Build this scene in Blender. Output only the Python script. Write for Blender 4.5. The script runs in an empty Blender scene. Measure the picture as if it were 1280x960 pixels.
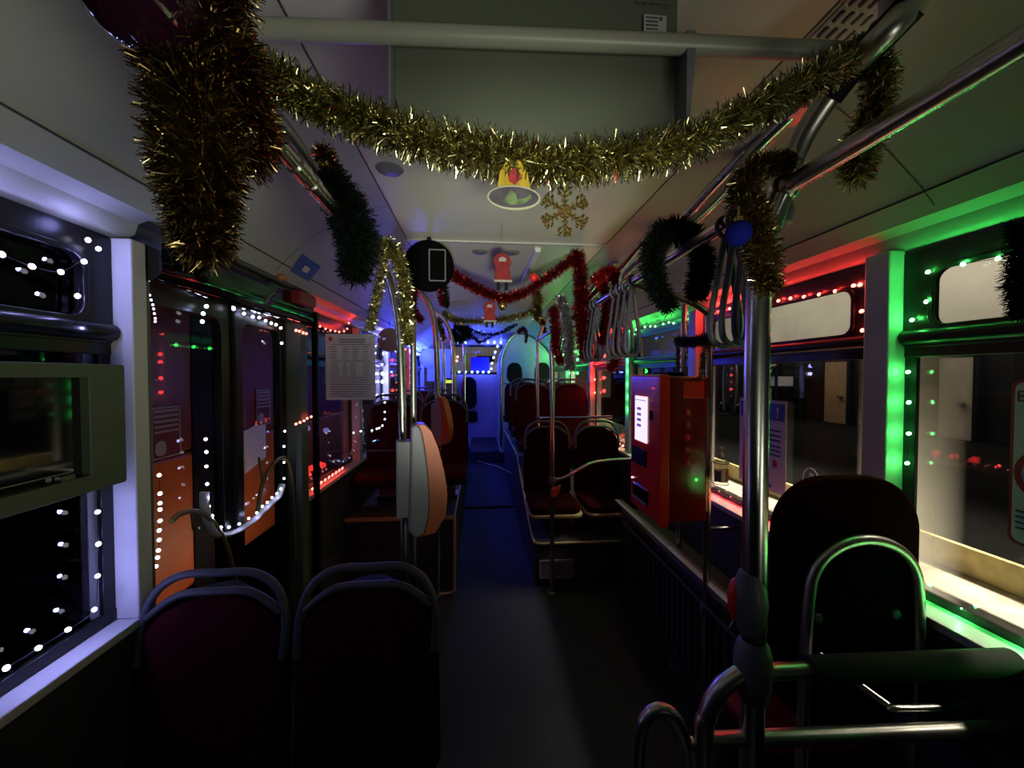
import bpy, bmesh, math, random
from mathutils import Vector, Matrix
random.seed(7)
S = bpy.context.scene
COL = S.collection
PI = math.pi
# ------------------------------------------------------------------ camera, world, lights, exposure
YAW = math.atan(40/480); PITCH = math.atan(11/480); CZ = 1.6
cam_d = bpy.data.cameras.new('camera'); cam = bpy.data.objects.new('camera', cam_d); COL.objects.link(cam)
cam_d.sensor_width = 36; cam_d.lens = 13.5; cam_d.clip_start = .02; cam_d.clip_end = 100
cam.location = (0, 0, CZ); cam.rotation_euler = (PI/2 - PITCH, 0, -YAW)
S.camera = cam
w = bpy.data.worlds.new('night'); S.world = w; w.use_nodes = True
w.node_tree.nodes['Background'].inputs[0].default_value = (.12, .14, .2, 1)
w.node_tree.nodes['Background'].inputs[1].default_value = .012
S.view_settings.view_transform = 'Standard'; S.view_settings.look = 'None'
S.view_settings.exposure = 0.0; S.view_settings.gamma = 1.0; S.view_settings.use_curve_mapping = False
S.cycles.use_denoising = True
S.cycles.max_bounces = 7; S.cycles.transparent_max_bounces = 16; S.cycles.glossy_bounces = 4; S.cycles.diffuse_bounces = 3
S.cycles.sample_clamp_indirect = 3.0; S.cycles.caustics_reflective = False; S.cycles.caustics_refractive = False

def area(name, loc, target, size, col, watts, size_y=None, spread=None):
    l = bpy.data.lights.new(name, 'AREA'); l.size = size; l.color = col; l.energy = watts
    if size_y: l.shape = 'RECTANGLE'; l.size_y = size_y
    if spread: l.spread = math.radians(spread)
    o = bpy.data.objects.new(name, l); COL.objects.link(o); o.location = loc
    o.rotation_euler = (Vector(target)-Vector(loc)).to_track_quat('-Z', 'Y').to_euler(); return o
def point(loc, col, watts, r=.012, parent=None):
    l = bpy.data.lights.new('bulb_light', 'POINT'); l.color = col; l.energy = watts; l.shadow_soft_size = r
    o = bpy.data.objects.new('bulb_light', l); COL.objects.link(o); o.location = loc
    if parent is not None: o.parent = parent
    return o
# added fills behind the camera and in the kerb gap, then lamps outside
area('fill_behind_camera', (.95, -.85, 1.0), (-.55, .95, 2.2), .8, (.95, 1.0, .78), 1.9, .4, 60)  # unseen fill added to lift the near ceiling and left slope
_l = bpy.data.lights.new('ceiling_fill_beam', 'SPOT'); _l.spot_size = math.radians(30); _l.spot_blend = .9; _l.energy = 290; _l.color = (.97, 1.0, .80); _l.shadow_soft_size = .12  # unseen spot added to brighten the ceiling past the hanging panel
_o = bpy.data.objects.new('ceiling_fill_beam', _l); COL.objects.link(_o); _o.location = (.12, -.95, 1.05); _o.rotation_euler = (Vector((.14, 2.7, 2.35))-Vector(_o.location)).to_track_quat('-Z', 'Y').to_euler()
area('kerb_gap_fill', (1.62, 2.4, .55), (.6, 2.4, 2.35), 4.5, (1.0, .95, .75), 5.0, .15)  # hidden fill added between bus and kerb, aimed up at the ceiling
area('garage_light_kerb', (2.7, 1.8, 2.6), (1.85, 1.8, .8), 4.5, (1.0, .92, .72), 52, .3, 50)
area('garage_light_wall', (4.2, 4.0, 3.2), (5.2, 4.2, 2.1), 8.0, (1.0, .93, .78), 90, .5)
area('depot_light_left', (-1.5, 3.1, .15), (-2.3, 3.1, .7), 1.6, (1.0, .75, .5), 3.6, .3)
area('tower_fill', (1.95, 5.3, 1.3), (.8, 6.7, 1.7), .6, (.8, 1.0, .72), 14)  # fill added outside to brighten the engine tower
area('rear_crate_fill', (0, 9.4, 3.4), (0, 11, 1.8), 2.0, (.8, .8, 1.0), 30)  # lamp added to brighten the crates behind the rear window

# ------------------------------------------------------------------ camera geometry helper (pixel -> point on a real plane)
F = (math.sin(YAW)*math.cos(PITCH), math.cos(YAW)*math.cos(PITCH), -math.sin(PITCH)); R = (math.cos(YAW), -math.sin(YAW), 0)
U = (R[1]*F[2]-R[2]*F[1], R[2]*F[0]-R[0]*F[2], R[0]*F[1]-R[1]*F[0])
def at(px, py, X=None, Y=None, Z=None):
    d = [F[i]+(px-640)/480*R[i]+(480-py)/480*U[i] for i in range(3)]
    t = X/d[0] if X is not None else Y/d[1] if Y is not None else (Z-CZ)/d[2]
    return (d[0]*t, d[1]*t, CZ+d[2]*t)

# ------------------------------------------------------------------ materials
M = {}
def mat(name, col, rough=.5, metal=0, emit=None, strength=0, noise=0, nscale=20, bump=0, bscale=200, coat=0, spec=None, alpha=None):
    m = bpy.data.materials.new(name); m.use_nodes = True; nt = m.node_tree; b = nt.nodes['Principled BSDF']
    b.inputs['Base Color'].default_value = (*col, 1); b.inputs['Roughness'].default_value = rough; b.inputs['Metallic'].default_value = metal
    if spec is not None: b.inputs['Specular IOR Level'].default_value = spec
    if coat: b.inputs['Coat Weight'].default_value = coat
    if emit: b.inputs['Emission Color'].default_value = (*emit, 1); b.inputs['Emission Strength'].default_value = strength
    tc = nt.nodes.new('ShaderNodeTexCoord')
    if noise:
        n = nt.nodes.new('ShaderNodeTexNoise'); n.inputs['Scale'].default_value = nscale; n.inputs['Detail'].default_value = 4
        nt.links.new(tc.outputs['Object'], n.inputs['Vector'])
        r = nt.nodes.new('ShaderNodeValToRGB'); r.color_ramp.elements[0].position = .3; r.color_ramp.elements[1].position = .7
        r.color_ramp.elements[0].color = (*[c*(1-noise) for c in col], 1); r.color_ramp.elements[1].color = (*[min(1, c*(1+noise)) for c in col], 1)
        nt.links.new(n.outputs['Fac'], r.inputs[0]); nt.links.new(r.outputs[0], b.inputs['Base Color'])
    if bump:
        n = nt.nodes.new('ShaderNodeTexNoise'); n.inputs['Scale'].default_value = bscale
        nt.links.new(tc.outputs['Object'], n.inputs['Vector'])
        k = nt.nodes.new('ShaderNodeBump'); k.inputs['Strength'].default_value = bump; k.inputs['Distance'].default_value = .002
        nt.links.new(n.outputs['Fac'], k.inputs['Height']); nt.links.new(k.outputs[0], b.inputs['Normal'])
    M[name] = m; return m
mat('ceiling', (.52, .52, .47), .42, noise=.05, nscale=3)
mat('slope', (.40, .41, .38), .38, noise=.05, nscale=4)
mat('panel_grey', (.10, .11, .082), .5, noise=.05, nscale=6)
mat('purple_glass', (.02, .003, .012), .08, coat=.5)
mat('bar_grey', (.30, .29, .25), .4, noise=.05, nscale=9)
mat('seam', (.05, .05, .05), .7)
mat('white_trim', (.62, .62, .64), .35, noise=.04, nscale=8)
mat('olive', (.10, .125, .085), .5, noise=.08, nscale=10)
mat('wall_dark', (.035, .038, .05), .6, noise=.15, nscale=40, bump=.3)
mat('matte_black', (.003, .003, .003), .95, spec=.02)
mat('floor', (.019, .021, .029), .65, spec=.35, noise=.6, nscale=260, bump=.4, bscale=300)
mat('foam', (.030, .030, .030), .75, spec=.2, bump=.3)
mat('rubber', (.006, .006, .007), .3, spec=.35, bump=.1)
mat('black', (.005, .005, .006), .6, spec=.15, bump=.15)
mat('gloss_black', (.004, .004, .005), .05, spec=.7)
mat('chrome', (.58, .57, .55), .24, 1, noise=.04, nscale=60)
mat('steel_dark', (.30, .29, .28), .35, 1, noise=.05, nscale=60)
mat('steel_satin', (.62, .60, .58), .33, 1, noise=.04, nscale=60)
mat('rail_yellow', (.16, .11, .035), .45)
mat('grey_plastic', (.14, .14, .165), .45, bump=.1)
mat('pale_grey', (.27, .27, .33), .45, bump=.15, bscale=400)
mat('fabric_red', (.050, .003, .010), .95, spec=.1, noise=.35, nscale=120, bump=.5, bscale=500)
mat('fabric_dark', (.024, .0006, .002), .95, spec=.05, noise=.35, nscale=120, bump=.5, bscale=500)
mat('handle_grey', (.07, .07, .095), .5, bump=.3, bscale=300)
mat('yellow_trim', (.45, .36, .16), .5, noise=.1, nscale=30)
mat('orange', (.55, .10, .015), .4, noise=.05, nscale=30)
mat('copper', (.55, .22, .07), .4)
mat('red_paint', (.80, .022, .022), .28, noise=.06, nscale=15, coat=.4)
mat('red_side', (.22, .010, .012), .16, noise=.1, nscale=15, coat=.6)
mat('red_box', (.30, .03, .03), .5, noise=.1)
mat('screen', (.8, .8, .9), .3, emit=(.93, .86, 1), strength=1.0)
mat('icon', (.25, .1, .5), .4, emit=(.25, .12, .55), strength=.5)
mat('paper', (.74, .72, .72), .7, noise=.04, nscale=15)
mat('paper_grey', (.38, .38, .40), .7)
mat('ink', (.08, .08, .1), .7)
mat('blue_ink', (.02, .09, .35), .5)
mat('red_ink', (.45, .02, .03), .5)
mat('blue_ball', (.003, .006, .13), .85, spec=.1, bump=.8, bscale=500)
mat('gold_leaf', (.50, .36, .10), .25, .9, noise=.3, nscale=400)
mat('bell_gold', (.34, .23, .02), .45, noise=.3, nscale=30)
mat('bell_rim', (.26, .25, .18), .5)
mat('bell_green', (.08, .11, .05), .5, noise=.5, nscale=60)
mat('bell_violet', (.045, .038, .05), .5, noise=.4, nscale=40)
mat('red_felt', (.22, .012, .016), .8, noise=.3, nscale=60)
mat('white_felt', (.35, .32, .30), .8)
mat('sanitizer', (.45, .42, .38), .1, noise=.1)
mat('amber', (.5, .2, .05), .3)
mat('asphalt', (.004, .004, .0042), .9, spec=.05, noise=.3, nscale=20)
mat('concrete', (.62, .55, .45), .8, noise=.35, nscale=14, bump=.5, bscale=60)
mat('kerb_yellow', (.70, .58, .26), .75, noise=.45, nscale=9, bump=.4, bscale=60)
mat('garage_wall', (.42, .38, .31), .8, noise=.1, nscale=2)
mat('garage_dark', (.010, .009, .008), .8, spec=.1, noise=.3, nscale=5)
mat('garage_door', (.30, .25, .17), .7, noise=.15, nscale=5)
mat('bus_brown', (.20, .12, .05), .7, noise=.2)
mat('bus_orange', (.55, .13, .03), .4, noise=.15, nscale=3)
mat('bus_maroon', (.20, .045, .04), .35, noise=.2, nscale=4)
mat('blue_card', (.05, .06, .55), .6)
mat('lilac_panel', (.60, .50, .60), .6, noise=.08, nscale=10)
mat('engine_panel', (.50, .55, .48), .5, noise=.05, nscale=6)
def tinsel_mat(name, c1, c2, rough=.22, metal=1.0):
    m = bpy.data.materials.new(name); m.use_nodes = True; nt = m.node_tree; b = nt.nodes['Principled BSDF']
    b.inputs['Roughness'].default_value = rough; b.inputs['Metallic'].default_value = metal; b.inputs['Specular IOR Level'].default_value = .5 if metal else .08
    tc = nt.nodes.new('ShaderNodeTexCoord'); n = nt.nodes.new('ShaderNodeTexNoise'); n.inputs['Scale'].default_value = 90
    nt.links.new(tc.outputs['Object'], n.inputs['Vector'])
    r = nt.nodes.new('ShaderNodeValToRGB'); r.color_ramp.elements[0].position = .38; r.color_ramp.elements[1].position = .62
    r.color_ramp.elements[0].color = (*c1, 1); r.color_ramp.elements[1].color = (*c2, 1)
    nt.links.new(n.outputs['Fac'], r.inputs[0]); nt.links.new(r.outputs[0], b.inputs['Base Color']); M[name] = m
tinsel_mat('t_gold', (.34, .31, .13), (.78, .73, .42))
tinsel_mat('t_bronze', (.22, .15, .06), (.55, .42, .20))
tinsel_mat('t_dark', (.14, .085, .035), (.46, .33, .15))
tinsel_mat('t_green', (.0015, .003, .002), (.006, .012, .007), .65, 0)
tinsel_mat('t_red', (.09, .004, .006), (.34, .015, .018), .3, .85)
tinsel_mat('t_silver', (.45, .45, .48), (.85, .85, .9))
tinsel_mat('t_blue', (.02, .02, .12), (.06, .07, .45), .3, .8)
tinsel_mat('t_scarlet', (.22, .008, .012), (.72, .04, .04), .28, .85)
def glass_mat(name, tint=(1, 1, 1), ior=1.45, haze=0, edge=None):
    m = bpy.data.materials.new(name); m.use_nodes = True; nt = m.node_tree; nt.nodes.clear()
    out = nt.nodes.new('ShaderNodeOutputMaterial'); tr = nt.nodes.new('ShaderNodeBsdfTransparent'); tr.inputs[0].default_value = (*tint, 1)
    gl = nt.nodes.new('ShaderNodeBsdfGlossy'); gl.inputs['Roughness'].default_value = .02
    fr = nt.nodes.new('ShaderNodeFresnel'); fr.inputs[0].default_value = ior
    mx = nt.nodes.new('ShaderNodeMixShader'); geo = nt.nodes.new('ShaderNodeNewGeometry'); inv = nt.nodes.new('ShaderNodeMath'); inv.operation = 'SUBTRACT'; inv.inputs[0].default_value = 1
    mul = nt.nodes.new('ShaderNodeMath'); mul.operation = 'MULTIPLY'; nt.links.new(geo.outputs['Backfacing'], inv.inputs[1]); nt.links.new(inv.outputs[0], mul.inputs[0]); nt.links.new(fr.outputs[0], mul.inputs[1])
    nt.links.new(mul.outputs[0], mx.inputs[0]); nt.links.new(tr.outputs[0], mx.inputs[1]); nt.links.new(gl.outputs[0], mx.inputs[2])
    last = mx
    if haze:
        tl = nt.nodes.new('ShaderNodeBsdfTranslucent'); tl.inputs[0].default_value = (.8, .76, .66, 1)
        m2 = nt.nodes.new('ShaderNodeMixShader'); nt.links.new(mx.outputs[0], m2.inputs[1]); nt.links.new(tl.outputs[0], m2.inputs[2])
        # pale translucent layer, stronger towards the pane's upright edges
        tc = nt.nodes.new('ShaderNodeTexCoord'); sp = nt.nodes.new('ShaderNodeSeparateXYZ'); nt.links.new(tc.outputs['Generated'], sp.inputs[0])
        a = nt.nodes.new('ShaderNodeMath'); a.operation = 'SUBTRACT'; nt.links.new(sp.outputs['Y'], a.inputs[0]); a.inputs[1].default_value = .5
        a2 = nt.nodes.new('ShaderNodeMath'); a2.operation = 'ABSOLUTE'; nt.links.new(a.outputs[0], a2.inputs[0])
        mr = nt.nodes.new('ShaderNodeMapRange'); mr.inputs['From Min'].default_value = .42; mr.inputs['From Max'].default_value = .49
        mr.inputs['To Min'].default_value = .0; mr.inputs['To Max'].default_value = haze; nt.links.new(a2.outputs[0], mr.inputs['Value'])
        nt.links.new(mr.outputs[0], m2.inputs[0]); last = m2
    nt.links.new(last.outputs[0], out.inputs[0]); M[name] = m
glass_mat('glass', (.92, .93, .93), 1.42)
glass_mat('glass_pale_edges', (.88, .88, .86), 1.42, haze=.5)
glass_mat('glass_door', (.85, .82, .82), 1.3)
glass_mat('glass_bottle', (.85, .85, .82), 1.5)
LED = {'white': ((.36, .36, 1.0), (.86, .88, 1.0)), 'green': ((.06, 1.0, .13), (.35, 1.0, .45)), 'red': ((1.0, .035, .03), (1.0, .22, .16)),
       'blue': ((.035, .06, 1.0), (.35, .55, 1.0)), 'cool': ((.48, .5, 1.0), (.8, .88, 1.0))}
for k, (lc, ec) in LED.items():
    m = mat('bulb_'+k, (.5, .5, .5), .3, emit=ec, strength=4.5); m.cycles.emission_sampling = 'NONE'

# ------------------------------------------------------------------ mesh builder
ORG = {}
def setp(o, label=None, cat=None, group=None, kind=None):
    if label: o['label'] = label
    if cat: o['category'] = cat
    if group: o['group'] = group
    if kind: o['kind'] = kind
    return o
def thing(name, label, cat, loc=(0, 0, 0), group=None):
    o = bpy.data.objects.new(name, None); COL.objects.link(o); o.location = loc; o.empty_display_size = .05
    ORG[o.name] = Vector(loc); return setp(o, label, cat, group)
class MB:
    def __init__(s): s.v = []; s.f = []
    def add(s, vs, fs):
        n = len(s.v); s.v += [tuple(v) for v in vs]; s.f += [tuple(n+i for i in f) for f in fs]; return s
    def box(s, x0, x1, y0, y1, z0, z1):
        x0, x1 = sorted((x0, x1)); y0, y1 = sorted((y0, y1)); z0, z1 = sorted((z0, z1))
        return s.add([(x, y, z) for x in (x0, x1) for y in (y0, y1) for z in (z0, z1)],
                     [(0, 1, 3, 2), (4, 6, 7, 5), (0, 4, 5, 1), (2, 3, 7, 6), (0, 2, 6, 4), (1, 5, 7, 3)])
    def quad(s, a, b, c, d): return s.add([a, b, c, d], [(0, 1, 2, 3)])
    def tube(s, pts, r, seg=12, closed=False, flat=1.0):
        pts = [Vector(p) for p in pts]; n = len(pts); rings = []
        rr = r if isinstance(r, (list, tuple)) else [r]*n
        t0 = (pts[1]-pts[0]).normalized(); up = Vector((0, 0, 1)) if abs(t0.z) < .9 else Vector((0, 1, 0)); nrm = t0.cross(up).normalized(); vs = []
        for i in range(n):
            if closed: t = pts[(i+1) % n]-pts[i-1]
            else: t = pts[min(i+1, n-1)]-pts[max(i-1, 0)]
            t.normalize(); nrm = (nrm - t*nrm.dot(t)).normalized(); b = t.cross(nrm)
            for k in range(seg):
                a = 2*PI*k/seg; vs.append(pts[i]+nrm*math.cos(a)*rr[i]+b*math.sin(a)*rr[i]*flat)
        fs = []
        for i in range(n if closed else n-1):
            j = (i+1) % n
            for k in range(seg): fs.append((i*seg+k, i*seg+(k+1) % seg, j*seg+(k+1) % seg, j*seg+k))
        if not closed: fs += [tuple(range(seg))[::-1], tuple((n-1)*seg+k for k in range(seg))]
        return s.add(vs, fs)
    def lathe(s, c, prof, seg=24, axis='Z'):
        vs = []; c = Vector(c)
        for r, h in prof:
            for k in range(seg):
                a = 2*PI*k/seg; x, y = r*math.cos(a), r*math.sin(a)
                vs.append(c+Vector({'Z': (x, y, h), 'Y': (x, h, y), 'X': (h, x, y)}[axis]))
        n = len(prof); fs = [(i*seg+k, i*seg+(k+1) % seg, (i+1)*seg+(k+1) % seg, (i+1)*seg+k) for i in range(n-1) for k in range(seg)]
        fs += [tuple(range(seg))[::-1], tuple((n-1)*seg+k for k in range(seg))]
        return s.add(vs, fs)
    def ball(s, c, r, seg=20, sz=1.0):
        return s.lathe(c, [(max(1e-4, r*math.sin(PI*i/12)), -r*sz*math.cos(PI*i/12)) for i in range(13)], seg)
    def prism(s, pts, axis, a, b):
        def V(p, h): return {'Y': (p[0], h, p[1]), 'X': (h, p[0], p[1]), 'Z': (p[0], p[1], h)}[axis]
        n = len(pts)
        return s.add([V(p, a) for p in pts]+[V(p, b) for p in pts],
                     [tuple(range(n))[::-1], tuple(range(n, 2*n))]+[(i, (i+1) % n, n+(i+1) % n, n+i) for i in range(n)])
    def build(s, name, m, parent=None, bevel=0, smooth=False, label=None, seg=2):
        me = bpy.data.meshes.new(name); me.from_pydata(s.v, [], s.f); me.update()
        bm = bmesh.new(); bm.from_mesh(me); bmesh.ops.recalc_face_normals(bm, faces=bm.faces)
        if parent is not None:
            bmesh.ops.translate(bm, verts=bm.verts, vec=-ORG[parent.name])
        bm.to_mesh(me); bm.free()
        me.materials.append(M[m] if isinstance(m, str) else m)
        if smooth: me.polygons.foreach_set('use_smooth', [True]*len(me.polygons))
        o = bpy.data.objects.new(name, me); COL.objects.link(o)
        if parent is not None: o.parent = parent; ORG[o.name] = ORG[parent.name]
        else: ORG[o.name] = Vector((0, 0, 0))
        if smooth and not bevel:
            try: me.set_sharp_from_angle(angle=math.radians(45))
            except Exception: pass
        if bevel:
            b = o.modifiers.new('b', 'BEVEL'); b.width = bevel; b.segments = seg; b.limit_method = 'ANGLE'; b.angle_limit = math.radians(40)
            me.polygons.foreach_set('use_smooth', [True]*len(me.polygons))
            b.harden_normals = True
        if label: o['label'] = label
        return o
    def recenter(s):   # origin at the middle of the base
        return s
def sm(pts, n=8, closed=False):
    P = [Vector(p) for p in pts]; out = []; L = len(P)
    for i in range(L if closed else L-1):
        if closed: p0, p1, p2, p3 = P[i-1], P[i], P[(i+1) % L], P[(i+2) % L]
        else: p0, p1, p2, p3 = P[max(i-1, 0)], P[i], P[i+1], P[min(i+2, L-1)]
        for k in range(n):
            t = k/n; out.append(.5*((2*p1)+(p2-p0)*t+(2*p0-5*p1+4*p2-p3)*t*t+(3*p1-p0-3*p2+p3)*t**3))
    if not closed: out.append(P[-1])
    return out
def structure(o): o['kind'] = 'structure'; return o
def rrect(cx, cy, w, h, r, n=6, taper=0):
    pts = []
    for (sx, sy, a0) in ((1, 1, 0), (-1, 1, 90), (-1, -1, 180), (1, -1, 270)):
        for k in range(n+1):
            a = math.radians(a0+90*k/n)
            x = sx*(w/2-r)+r*math.cos(a); y = sy*(h/2-r)+r*math.sin(a)
            x *= 1-taper*(y/h+.5)
            pts.append((cx+x, cy+y))
    return pts
def ring_prism(mb, outer, inner, axis, a, b):
    def V(p, h): return {'Y': (p[0], h, p[1]), 'X': (h, p[0], p[1]), 'Z': (p[0], p[1], h)}[axis]
    n = len(outer); vs = [V(p, a) for p in outer]+[V(p, a) for p in inner]+[V(p, b) for p in outer]+[V(p, b) for p in inner]; fs = []
    for i in range(n):
        j = (i+1) % n
        fs += [(i, j, n+j, n+i), (2*n+i, 3*n+i, 3*n+j, 2*n+j), (i, 2*n+i, 2*n+j, j), (n+i, n+j, 3*n+j, 3*n+i)]
    return mb.add(vs, fs)

# ------------------------------------------------------------------ the bus shell
XR, XL, ZC, YR = 1.34, -1.02, 2.35, 8.5
Y0 = -1.1
structure(MB().box(XL-.06, XR+.06, Y0, YR+.1, -.06, 0).build('floor', 'floor'))
structure(MB().box(-.40, .72, Y0, YR, ZC, ZC+.04).build('ceiling', 'ceiling'))
cr = [(.72, ZC), (.80, 2.335), (.92, 2.29), (1.05, 2.20), (1.16, 2.10), (1.215, 2.035), (1.25, 2.045), (1.29, 2.03), (1.30, 2.0), (1.345, 1.975), (1.40, 1.975), (1.40, 2.40), (.72, 2.40)]
structure(MB().prism(cr, 'Y', Y0, YR).build('ceiling_side_right', 'slope', smooth=True))
cl = [(2*.16-x, z) for x, z in cr]
structure(MB().prism(cl, 'Y', Y0, YR).build('ceiling_side_left', 'slope', smooth=True))
sm_b = MB()
sm_b.box(.718, .723, Y0, 4.2, ZC-.0015, ZC+.002)
structure(sm_b.build('trim_1', 'seam'))
structure(MB().box(-.403, -.398, Y0, 4.2, ZC-.0015, ZC+.002).build('trim_2', 'seam'))
structure(MB().box(-.40, .72, 2.16, 2.19, ZC-.012, ZC).build('trim_3', 'slope', bevel=.004))
# cross seams on the right duct cover
def slope_pt(x, dz=.004):
    for (a, b) in zip(cr, cr[1:]):
        if a[0] <= x <= b[0]: return a[1]+(b[1]-a[1])*(x-a[0])/(b[0]-a[0])-dz
    return 2.0
def slope_strip(y, x0=.73, x1=1.20, w=.003, sgn=1, name='trim_4'):
    mb = MB(); xs = [x0+(x1-x0)*i/14 for i in range(15)]
    for a, b in zip(xs, xs[1:]):
        A, B = (a, b) if sgn > 0 else (.32-a, .32-b)
        mb.quad((A, y, slope_pt(a, .002)), (B, y, slope_pt(b, .002)), (B, y+w, slope_pt(b, .002)), (A, y+w, slope_pt(a, .002)))
    structure(mb.build(name, 'seam'))
slope_strip(.93, name='trim_4'); slope_strip(2.1, name='trim_5'); slope_strip(3.4, name='trim_6'); slope_strip(1.75, sgn=-1, name='trim_7')
# ceiling furniture beyond the joint: two long slanted profiles
for n, (x, c) in enumerate(((-.22, 'white_trim'), (.34, 'white_trim'))):
    t = MB().prism(rrect(x, ZC-.012, .035, .03, .008), 'Y', 2.25, 3.1).build('ceiling_profile', c, bevel=.003)
    setp(t, ('long pale ceiling profile left of the hanging red ornament', 'long violet-lit ceiling profile right of the hanging red ornament')[n], 'ceiling profile')
# air vent slots at upper right
vt = thing('air_vent', 'group of black air outlet slots in the right ceiling panel', 'air vent', (.82, .8, 2.33))
MBv = MB().quad(*[(x, y, slope_pt(x, .0025)) for x, y in ((.73, .695), (.825, .695), (.825, .815), (.73, .815))]).build('plate', 'slope', vt)
for r in range(5):
    for c in range(3):
        x = .738+.018*r; y = .705+.036*c-.003*r
        MB().prism([(x, y), (x+.006, y), (x+.006, y+.024), (x, y+.024)], 'Z', slope_pt(x+.003, .0065), slope_pt(x+.003, .002)).build('slot', 'seam', vt)

# pillars, walls, windows --------------------------------------------------------
def longi(name, x0, x1, y0, y1, z0, z1, m, bevel=0): return structure(MB().box(x0, x1, y0, y1, z0, z1).build(name, m, bevel=bevel))
structure(MB().box(1.245, XR+.06, Y0, YR, 0, .905).build('wall_right', 'wall_dark'))
structure(MB().box(XL-.06, -.965, Y0, 1.16, 0, .895).box(XL-.06, -.965, 2.2, YR, 0, .895).build('wall_left', 'wall_dark'))
longi('trim_8', 1.235, XR, Y0, YR, .905, .93, 'white_trim', .004)
longi('trim_9', -.95, XL, Y0, 1.16, .895, .92, 'white_trim', .004)
longi('trim_10', -.95, XL, 2.2, YR, .895, .92, 'white_trim', .004)
longi('wall_rear', XL, XR, YR, YR+.06, 0, 1.62, 'lilac_panel')
structure(MB().box(XL, XR, YR, YR+.06, 2.27, 2.4).box(XL, XL+.03, YR, YR+.06, 1.62, 2.27).box(.52, XR, YR, YR+.06, 1.62, 2.27).build('wall_rear_upper', 'lilac_panel'))
pn = 11
def pillar(side, y0, y1, name):
    if side > 0: mb = MB().box(1.27, XR+.06, y0, y1, .93, 1.99)
    else: mb = MB().box(-.95, XL-.06, y0, y1, .92, 1.975)
    mb.build(name, 'white_trim', bevel=.006)['kind'] = 'structure'
RP = [(1.10, 1.18), (2.18, 2.26), (3.20, 3.28), (4.35, 4.43), (5.6, 5.68), (6.9, 6.98)]
LP = [(1.14, 1.19), (3.12, 3.2), (4.1, 4.18), (5.3, 5.38), (6.6, 6.68)]
for i, (a, b) in enumerate(RP): pillar(1, a, b, 'wall_right_pillar')
for i, (a, b) in enumerate(LP): pillar(-1, a, b, 'wall_left_pillar')
wn = [0]
def window(side, y0, y1, gm='glass'):
    wn[0] += 1; n = 'window_%d' % wn[0]
    x = XR if side > 0 else XL; s = side
    rt = bpy.data.objects.new(n, None); COL.objects.link(rt); rt.location = (x, (y0+y1)/2, .92); ORG[rt.name] = Vector(rt.location); rt['kind'] = 'structure'
    yc, L = (y0+y1)/2, y1-y0
    fr = MB()
    # black rubber surround of the tilting upper sash (rounded opening)
    ring_prism(fr, rrect(yc, 1.83, L, .29, .01), rrect(yc, 1.825, L-.16, .165, .035), 'X', x, x-s*.022)
    ring_prism(fr, rrect(yc, 1.825, L-.14, .185, .045), rrect(yc, 1.825, L-.17, .155, .035), 'X', x-s*.022, x-s*.030)
    fr.build('upper_frame', 'rubber', rt, bevel=.003)
    MB().tube([(x-s*.02, y0+.005, 1.715), (x-s*.02, y1-.005, 1.715)], .024, 14).build('rounded_rail', 'rubber', rt, smooth=True)
    MB().box(x, x-s*.016, y0, y1, 1.655, 1.688).build('lower_rail', 'rubber', rt, bevel=.003)
    lf = MB().box(x, x-s*.012, y0, y0+.035, .93, 1.66).box(x, x-s*.012, y1-.035, y1, .93, 1.66).box(x, x-s*.014, y0, y1, .925, .955)
    lf.build('lower_frame', 'rubber', rt, bevel=.002)
    MB().box(x+s*.004, x+s*.008, y0+.005, y1-.005, .93, 1.66).build('lower_pane', gm, rt)
    MB().box(x+s*.004, x+s*.008, y0+.05, y1-.05, 1.72, 1.93).build('upper_pane', 'glass', rt)
    return rt
for (a, b) in [(-.7, 1.10)]+[(RP[i][1], RP[i+1][0]) for i in range(5)]+[(6.98, 8.45)]: window(1, a, b, 'glass_pale_edges')
for (a, b) in [(-.4, 1.14), (2.22, 3.12), (3.2, 4.1), (4.18, 5.3), (5.38, 6.6), (6.68, 8.45)]: window(-1, a, b)
# window sticker-free rear window
rw = bpy.data.objects.new('window_14', None); COL.objects.link(rw); rw.location = (-.25, YR, 1.62); ORG[rw.name] = Vector(rw.location); rw['kind'] = 'structure'
ring_prism(MB(), rrect(-.25, 1.945, 1.50, .65, .02), rrect(-.25, 1.945, 1.40, .55, .08), 'Y', YR-.01, YR+.05).build('frame', 'rubber', rw, bevel=.004)
MB().box(-.97, .47, YR+.02, YR+.025, 1.65, 2.24).build('pane', 'glass', rw)

# the double door on the left ------------------------------------------------------
dr = bpy.data.objects.new('door_1', None); COL.objects.link(dr); dr.location = (XL, 1.7, 0); ORG[dr.name] = Vector(dr.location); dr['kind'] = 'structure'
for (a, b) in ((1.20, 1.655), (1.675, 2.10)):
    yc, L = (a+b)/2, b-a
    MBf = MB(); ring_prism(MBf, rrect(yc, 1.0, L, 1.92, .02), rrect(yc, 1.02, L-.11, 1.60, .05), 'X', XL-.03, XL+.01)
    leaf = MBf.build('door_leaf', 'rubber', dr, bevel=.004)
    MB().box(XL-.010, XL-.006, a+.03, b-.03, .1, 1.9).build('pane', 'glass_door', leaf)
MB().box(XL-.03, XL+.02, 1.655, 1.675, .05, 1.96).build('seal', 'black', dr, bevel=.004)
longi('trim_12', XL-.06, -.955, 1.19, 1.205, .0, 1.96, 'olive', .003)
longi('trim_13', XL-.06, -.945, 2.12, 2.20, .0, 1.96, 'olive', .004)
structure(MB().prism(rrect(-.985, 1.955, .15, .17, .04), 'Y', 1.19, 2.2).build('trim_14', 'gloss_black', smooth=True))

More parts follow.
